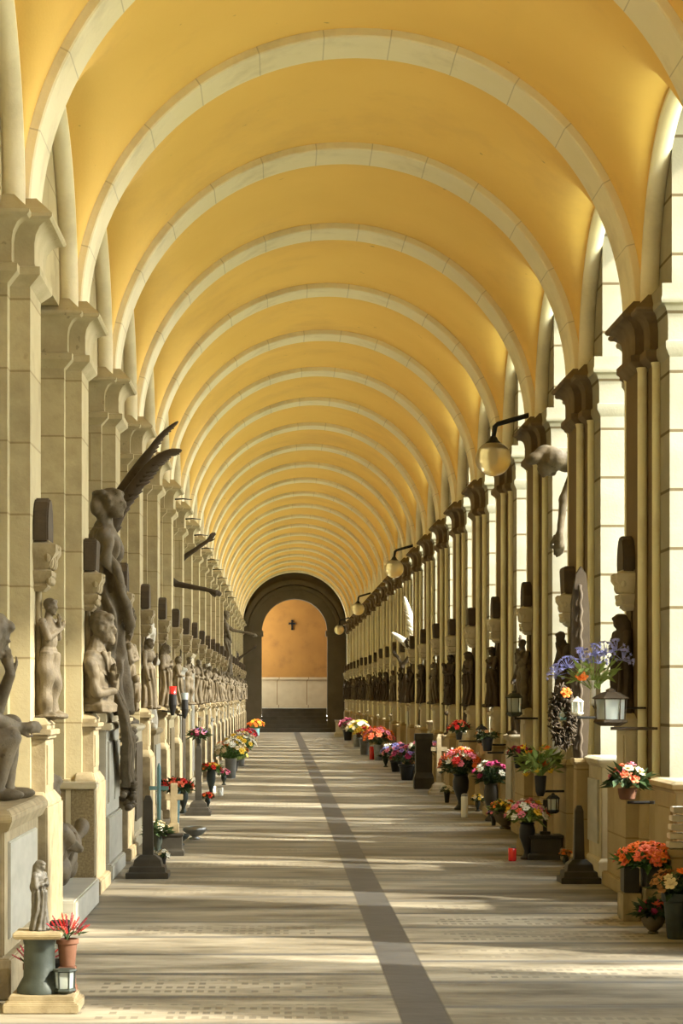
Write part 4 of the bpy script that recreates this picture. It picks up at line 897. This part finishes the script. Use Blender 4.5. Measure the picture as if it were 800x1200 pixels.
candle('white candle jar beside the orange bouquet, left side', 258, 933, .045, .15, WHIT); candle('smaller white candle jar farther along the left side', 250, 929, .04, .12, WHIT)
x, y = floor_at(270, 912); bouquet('white_yellow_bouquet', 'large white and yellow bouquet in a silver bucket, left side', (x, y+.15, 0), 'bucket', .15, .38, .33, .42, ['white', 'yellow', 'white', 'cream', 'orange'], 34, 17, ('daisy', 'rose'), LEAF, .07)
x, y = floor_at(283, 898); bouquet('white_daisy_bouquet', 'bushy white daisy bouquet behind the silver bucket bouquet', (x-.05, y+.5, 0), 'bucket', .16, .3, .38, .50, ['white', 'cream', 'white', 'yellow'], 36, 18, ('daisy', 'rose'), LEAF, .075)
x, y = floor_at(290, 879); fb = bouquet('red_lily_bouquet', 'red and magenta flowers in a grey pot near the far left', (x-.05, y+.4, 0), 'bucket', .2, .4, .5, .5, ['red', 'magenta', 'red', 'pink'], 24, 19, ('rose', 'lily'), LEAFD, .12); SMALL.append((bpy.context.scene.collection, 'red_lily_bouquet', 0.72))
x, y = floor_at(300, 862); fb = bouquet('far_orange_bouquet', 'orange and yellow bouquet in a blue-grey pot left of the far steps', (x, y+.3, 0), 'bucket', .26, .42, .48, .52, ['orange', 'yellow', 'orange'], 24, 20, ('rose',), LEAF, .14, pm=TEAL); SMALL.append((bpy.context.scene.collection, 'far_orange_bouquet', 0.68))
x, y = floor_at(262, 905); bouquet('green_plant', 'bright green leafy plant on the left paving beside the bucket bouquet', (x+.2, y+.9, 0), 'blackpot', .12, .2, .3, .35, ['white', 'yellow'], 6, 21, ('daisy',), LEAFY, .06, 160)
# wall mounted votive holders on the left
for kx, (k, z) in enumerate(((4, 1.5), (5, 1.42))):
    r = empty('wall_candle_holder', (XL+.20, cy(k)-.36, z), 'black iron candle holder with %s glass on the %s left pier' % ('red' if kx == 0 else 'clear', ORD[k]), 'candle holder')
    b = B(); b.tube([(-.14, 0, -.1), (0, 0, -.12), (0, 0, -.02)], .012, 8); b.lathe([(.02, -.16), (.05, -.04), (.055, -.02), (.05, .12), (.045, .12), (.045, 0)], 14); add('bracket', b.mesh('bracket', IRON, fix=True), r)
    b = B(); b.lathe([(.035, 0), (.045, .02), (.05, .22), (.045, .22), (.03, .03)], 16); add('glass', b.mesh('glass', REDG if kx == 0 else PANE, True, fix=True), r)

# --- near right
x, y = floor_at(743, 1082); t = empty('stone_planter', (x+.06, y+.22, 0), 'rectangular stone planter block on the near right paving', 'planter')
b = B(); b.box(-.12, .01, -.10, .12, 0, .20); b.box(.02, .24, -.22, .10, 0, .24); b.box(-.1, .22, .1, .3, 0, .18); add('block', b.mesh('block', SHRN, bevel=.006), t)
b = B(); b.box(.03, .23, -.20, .08, .24, .40); b.box(-.11, 0, -.08, .10, .20, .38); add('trough', b.mesh('trough', SLATE, bevel=.006), t, label='dark trough')
bouquet('orange_flower_mass', 'mass of orange flowers with dark leaves on the near right planter', (x+.12, y+.15, .36), None, 0, 0, .22, .19, ['orange', 'coral', 'orange', 'coral'], 60, 31, ('rose',), LEAF, .046, 130, ls=.11)
x, y = floor_at(793, 1102); bouquet('dried_bouquet', 'rust brown dried flowers in a large grey pot at the right edge', (x+.02, y+.1, 0), 'pot', .125, .30, .17, .18, ['rust', 'rust', 'orange', 'cream'], 22, 32, ('rose',), LEAFD, .045, 120, pm=BLUG)
x, y = floor_at(768, 1096); bouquet('dark_red_bowl', 'dark red flowers in a round grey stone bowl, near right', (x+.0, y+.1, 0), 'bowl', .085, .13, .10, .10, ['magenta', 'heather', 'coral'], 16, 33, ('rose',), LEAFD, .034)
r = empty('white_slatted_marker', (2.83, 15.55, 0), 'white stack of marble tablets on a stone post at the right edge', 'marker')
b = B(); b.frustum(0, 0, [(0, .13, .13), (.1, .13, .13), (.12, .09, .09), (.46, .09, .09), (.48, .11, .11), (.52, .11, .11)]); add('post', b.mesh('post', STONE_R, bevel=.005), r)
b = B()
for i in range(5): b.box(-.10, .10, -.07, .07, .53+i*.062, .53+i*.062+.038, Matrix.Translation((.008*i, 0, 0)))
for i in range(5): b.box(-.04, .04, -.05, .05, .525+i*.062, .53+i*.062+.01)
add('tablet', b.mesh('tablet', SCUW, bevel=.004), r, label='white tablets')
post_stand('dark_candle_stand', 'dark stone post on a square base beside the second right pier', 681, 1036, SLATE, .66, .10, False)
x, y = floor_at(643, 1008); block('dark_marble_block', 'dark marble block with stepped base, right side', (x-.02, y+.16, 0), .15, .14, .24, SLATE)
bouquet('pink_white_bouquet', 'round pink and white bouquet in a black vase, right side', (x-.20, y+.10, .0), 'vase', .11, .36, .20, .25, ['pink', 'white', 'coral', 'white', 'pink', 'yellow'], 34, 34, ('rose',), LEAFY, .05, 150, pm=BLKP)
b = B(); b.box(-.02, .02, -.015, .015, 0, .34); b.box(-.075, .075, -.013, .013, .2, .235); b.box(-.05, .05, -.04, .04, 0, .03)
o = add('black_cross', b.mesh('black_cross', SLATE, bevel=.003), None, (x-.02, y+.16, .241)); tag(o, 'small black cross standing on the dark marble block', 'cross')
b = B(); b.box(-.11, .11, -.012, .012, 0, .24, Matrix.Rotation(-.45, 4, 'X')); xx, yy = floor_at(614, 1004)
o = add('photo_plaque', b.mesh('photo_plaque', SHRN, bevel=.004), None, (xx, yy, .012), (0, 0, -.6)); tag(o, 'small tilted stone plaque beside the red candle', 'plaque')
candle('red glass candle standing alone on the right paving', 600, 1009, .04, .135, REDG)
r = empty('bracket_bouquet', (XR-.36, cy(2)-.35, .62), 'yellow and orange lilies in a bracket vase on the third right pier base', 'flowers')
b = B(); b.tube([(.25, 0, .05), (0, 0, .05)], .012, 8); b.lathe([(.03, 0), (.05, .05), (.06, .2), (.055, .2), (.04, .06)], 14); add('vase', b.mesh('vase', IRON, fix=True), r)
add('foliage', foliage(.16, .3, 130, 41, LEAFY, .11), r, (0, 0, .18)); q = random.Random(41)
for i in range(16): add('bloom', bloom(('lily', 'rose')[i % 2], ('yellow', 'orange', 'yellow', 'cream')[i % 4]), r, (q.uniform(-.15, .15), q.uniform(-.12, .12), .3+q.uniform(-.12, .2)), (q.uniform(-.6, .6), q.uniform(-.9, .1), 0), .05)
lantern('black lantern below the yellow lilies on the third right pier', (XR-.25, cy(2)-.45, .46), .06, .2, IRON, 6, True)
x, y = floor_at(595, 972); bouquet('orange_trough', 'orange and yellow flowers in a footed stone trough, right side', (x-.02, y+.12, 0), 'bowl', .15, .22, .18, .14, ['orange', 'yellow', 'cream'], 18, 42, ('rose',), LEAFY, .045)
x, y = floor_at(572, 963); bouquet('magenta_vine', 'trailing green foliage with magenta flowers in a dark vase, right side', (x+.05, y+.15, 0), 'vase', .13, .48, .23, .34, ['magenta', 'white', 'magenta'], 14, 43, ('rose',), LEAFD, .06, 240, pm=SLATE)
candle('tall white candle on the right paving beside the dark vases', 544, 958, .045, .30, WHIT)
x, y = floor_at(540, 950); bouquet('large_mixed_bouquet', 'large pink, red and orange bouquet in a tall black vase, right side', (x+.02, y+.25, 0), 'vase', .16, .5, .30, .40, ['pink', 'coral', 'orange', 'white', 'red', 'rust'], 46, 44, ('rose', 'lily'), LEAFD, .075, 240, pm=BLKP)
post_stand('grey_cross', 'dark stone cross on a pale stepped base, right side', 515, 932, SHRN, .98, .10, True, 'cross')
x, y = floor_at(497, 925); block('black_box_monument', 'tall black rectangular stone block, right side', (x, y+.2, 0), .14, .13, .95, SLATE)
x, y = floor_at(500, 925); bouquet('white_pink_bouquet', 'white and pink bouquet in a grey pot behind the stone cross', (x+.02, y+.9, 0), 'bucket', .15, .6, .3, .28, ['white', 'pink', 'violet'], 22, 45, ('rose',), LEAFD, .07)
x, y = floor_at(478, 915); bouquet('dark_foliage_bouquet', 'dark red and green bouquet in a round black pot, right side', (x, y+.3, 0), 'blackpot', .2, .3, .32, .4, ['magenta', 'violet', 'heather'], 18, 46, ('rose',), LEAFD, .075)
x, y = floor_at(465, 905); fb = bouquet('lilac_bouquet', 'pink, lilac and pale blue bouquet in a dark pot, right side', (x, y+.3, 0), 'blackpot', .2, .28, .38, .45, ['pink', 'violet', 'blue', 'pink', 'white'], 32, 47, ('rose',), LEAFD, .085); SMALL.append((bpy.context.scene.collection, 'lilac_bouquet', 0.85))
candle('tall red candle in glass, far along the right paving', 436, 890, .07, .35, REDG)
x, y = floor_at(447, 892); fb = bouquet('pink_orange_bouquet', 'bright pink and orange bouquet behind the tall red candle', (x-.05, y+.6, 0), 'bucket', .2, .5, .5, .6, ['coral', 'orange', 'pink', 'coral'], 36, 48, ('rose',), LEAFD, .12); SMALL.append((bpy.context.scene.collection, 'pink_orange_bouquet', 0.78))
x, y = floor_at(428, 885); fb = bouquet('yellow_lily_bouquet', 'bright yellow lilies left of the pink and orange bouquet', (x, y+.6, 0), 'bucket', .2, .5, .3, .4, ['yellow', 'yellow', 'red'], 16, 49, ('lily',), LEAFD, .14); SMALL.append((bpy.context.scene.collection, 'yellow_lily_bouquet', 0.85))
x, y = floor_at(420, 876); fb = bouquet('far_daisy_bouquet', 'white and cream daisies on the right, far back', (x, y+.6, 0), 'bucket', .25, .5, .5, .62, ['white', 'cream', 'yellow'], 34, 50, ('daisy',), LEAF, .12); SMALL.append((bpy.context.scene.collection, 'far_daisy_bouquet', 0.8))
x, y = floor_at(408, 868); fb = bouquet('far_pink_bouquet', 'dull pink flowers in a black pot right of the far steps', (x, y+.6, 0), 'blackpot', .3, .5, .45, .6, ['magenta', 'pink'], 22, 51, ('rose',), LEAFD, .12); SMALL.append((bpy.context.scene.collection, 'far_pink_bouquet', 0.75))
x, y = floor_at(397, 864); block('white_post_box', 'white marble box beside the far steps', (x+.15, y+.6, 0), .26, .2, .65, SCUW)

for _, nm, f in SMALL:
    ob = bpy.data.objects[nm]; ob.scale = (f, f, f)
EXTRA = [('small rust plant in a black pot in front of the lilac bouquet', 484, 912, 'blackpot', ['rust', 'heather'], .13), ('small white posy in a dark vase beyond the red candle', 452, 899, 'vase', ['white', 'cream'], .14),
         ('small yellow posy in a grey vase behind the tall white candle', 560, 951, 'vase', ['yellow', 'cream'], .09), ('small green plant in a black pot beside the large mixed bouquet', 524, 941, 'blackpot', ['white'], .10),
         ('small violet posy in a black pot near the orange trough', 579, 968, 'blackpot', ['violet', 'pink'], .075), ('small rust posy in a dark vase behind the dark marble block', 664, 1018, 'vase', ['rust', 'orange'], .065),
         ('small red posy in a dark vase before the orange bouquet, left side', 243, 948, 'vase', ['red', 'orange'], .09), ('small white posy in a black pot beside the dark stepped post, left side', 190, 1020, 'blackpot', ['white', 'cream'], .07),
         ('small pink posy in a dark vase near the silver bucket, left side', 262, 920, 'vase', ['pink', 'magenta'], .11)]
for i, (lb, px, py, pk, cl_, r_) in enumerate(EXTRA):
    x, y = floor_at(px, py); bouquet('posy', lb, (x, y+.08, 0), pk, r_*.6, r_*1.6, r_, r_*1.1, cl_, 12, 80+i, ('rose',), LEAFD, r_*.36, 50, ls=r_*.6, pm=BLUG if pk == 'vase' else BLKP)

# --- fixed to the right piers
def bracket(r, m=IRON, L=.3): b = B(); b.tube([(0, 0, -.02), (L, 0, -.02)], .012, 8); b.lathe([(.03, -.03), (.03, -.01)], 12, (L, 0, 0)); add('bracket', b.mesh('bracket', m, fix=True), r)
r = lantern('large hexagonal metal lantern with pale glass on a bar from the nearest right pier', (2.60, 17.35, 1.36), .13, .30, SCUD, 6, True); bracket(r, SCUD, .34)
b = B(); b.lathe([(.022, 0), (.03, .02), (.018, .16), (.03, .2), (.024, .2)], 12)
r = empty('agapanthus_bouquet', (2.50, 17.62, 1.52), 'blue agapanthus with one orange flower in a white vase above the large lantern', 'flowers')
add('vase', with_mat(b.mesh('vase', SCUW, True, fix=True), SCUW), r); bb = B(); q = random.Random(9)
heads = [(-.20, .0, .30), (-.10, .03, .37), (.0, -.02, .40), (.10, .02, .42), (.19, 0, .44), (-.28, .02, .24), (.05, .05, .34), (.24, .02, .36)]
for p in heads: bb.tube([(0, 0, .12), (p[0]*.4, p[1], .2), p], .005, 5)
add('stems', bb.mesh('stems', LEAFY), r)
for i, p in enumerate(heads): add('bloom', bloom('umbel', 'blue'), r, p, (0, p[0]*1.5, i), .105)
add('bloom', bloom('rose', 'orange'), r, (-.10, -.05, .22), (.8, 0, 0), .06, label='orange flower'); add('foliage', foliage(.14, .3, 40, 8, LEAFY, .12), r, (0, 0, .1))
bb = B(); bb.tube([(0, 0, .0), (.02, .06, -.02), (.44, .1, -.02)], .008, 6); add('bracket', bb.mesh('bracket', IRON), r)
r = lantern('white round-roofed lantern on the pole sculpture, right side', (2.68, 19.9, 1.42), .055, .17, SCUW, 8, True); bracket(r, IRON, .22)
r = lantern('small pale blue lantern on the third right pier pedestal', (2.72, cy(2)-.55, 1.36), .055, .19, TEAL, 4, True, rz=.78); bracket(r, IRON, .2)
r = lantern('black and white glass lantern on the fourth right pier pedestal', (2.66, cy(3)-.4, 1.36), .09, .30, BLUG, 6, True); bracket(r, IRON, .24)
r = lantern('black lantern low on the fifth right pier', (2.62, cy(4)-.45, .98), .07, .25, IRON, 6, True); bracket(r, IRON, .3)
r = bouquet('pink_rose_basket', 'pink and cream roses with dark leaves in a terracotta basket on the second right pier', (2.66, 16.9, .80), 'basket', .075, .09, .12, .19, ['pink', 'coral', 'cream'], 12, 61, ('rose',), LEAFD, .05, 70, ls=.12); bracket(r, IRON, .2)
r = bouquet('red_bracket_pot', 'dark red flowers in a black cone pot on the third right pier', (2.70, cy(3)-.55, .78), 'blackpot', .09, .14, .13, .12, ['red', 'magenta'], 10, 62, ('rose',), LEAFD, .04, 40); bracket(r, IRON, .2)
r = bouquet('withered_bracket_pot', 'withered plant in a black cone pot on the fourth right pier', (2.68, cy(4)-.6, .88), 'blackpot', .10, .18, .14, .12, ['rust'], 6, 63, ('rose',), LEAFD, .035, 50); bracket(r, IRON, .2)
r = bouquet('red_ball_posy', 'round coral red posy on a bracket, right side', (2.62, cy(5)-.5, .95), 'blackpot', .07, .12, .14, .16, ['coral', 'red'], 18, 64, ('rose',), LEAFD, .055); bracket(r, IRON, .3)

# tall dark bronze pole sculpture with wreath (right)
px0, py0 = 2.74, 20.3
r = empty('bronze_pole_monument', (px0, py0, 0), 'tall dark bronze slab and twisted pole with wreath beside the third right pier', 'monument')
b = B(); b.frustum(.10, .1, [(0, .16, .16), (.12, .16, .16), (.15, .12, .12), (.95, .11, .11), (.98, .14, .14), (1.02, .14, .14)]); add('base', b.mesh('base', STONE_R, bevel=.006), r)
b = B(); n = 14
pr_ = [(-.02, 1.0), (-.05, 1.3), (-.055, 2.0), (-.05, 2.45), (-.01, 2.72), (.04, 2.80), (.09, 2.72), (.12, 2.4), (.13, 1.6), (.10, 1.0)]
b.loft([[(x_, y_, z_) for x_, z_ in pr_] for y_ in (.08, .14)]); add('slab', b.mesh('slab', SCUD, bevel=.006), r)
b = B(); b.tube([(.03+.009*cos(i*1.7), .05+.009*sin(i*1.7), .9+i*.04) for i in range(44)], .02, 8); add('twisted_pole', b.mesh('pole', SCUD, True, fix=True), r)
b = B(); q = random.Random(17)
for i in range(420):
    a = q.uniform(0, 2*pi); rr = .105+q.uniform(-.05, .05); b.ell((0, 0, 0), (.009, .02, .042), 6, 5, Matrix.Translation((-.14+rr*.8*cos(a), q.uniform(-.07, .07), 1.40+rr*1.9*sin(a))) @ Matrix.Rotation(q.uniform(0, 6), 4, 'Y') @ Matrix.Rotation(q.uniform(0, 6), 4, 'X'))
add('wreath', b.mesh('wreath', SCUD, True), r)
add('bloom', bloom('rose', 'orange'), r, (-.12, -.08, 1.62), (1.2, 0, 0), .06, label='orange flower')
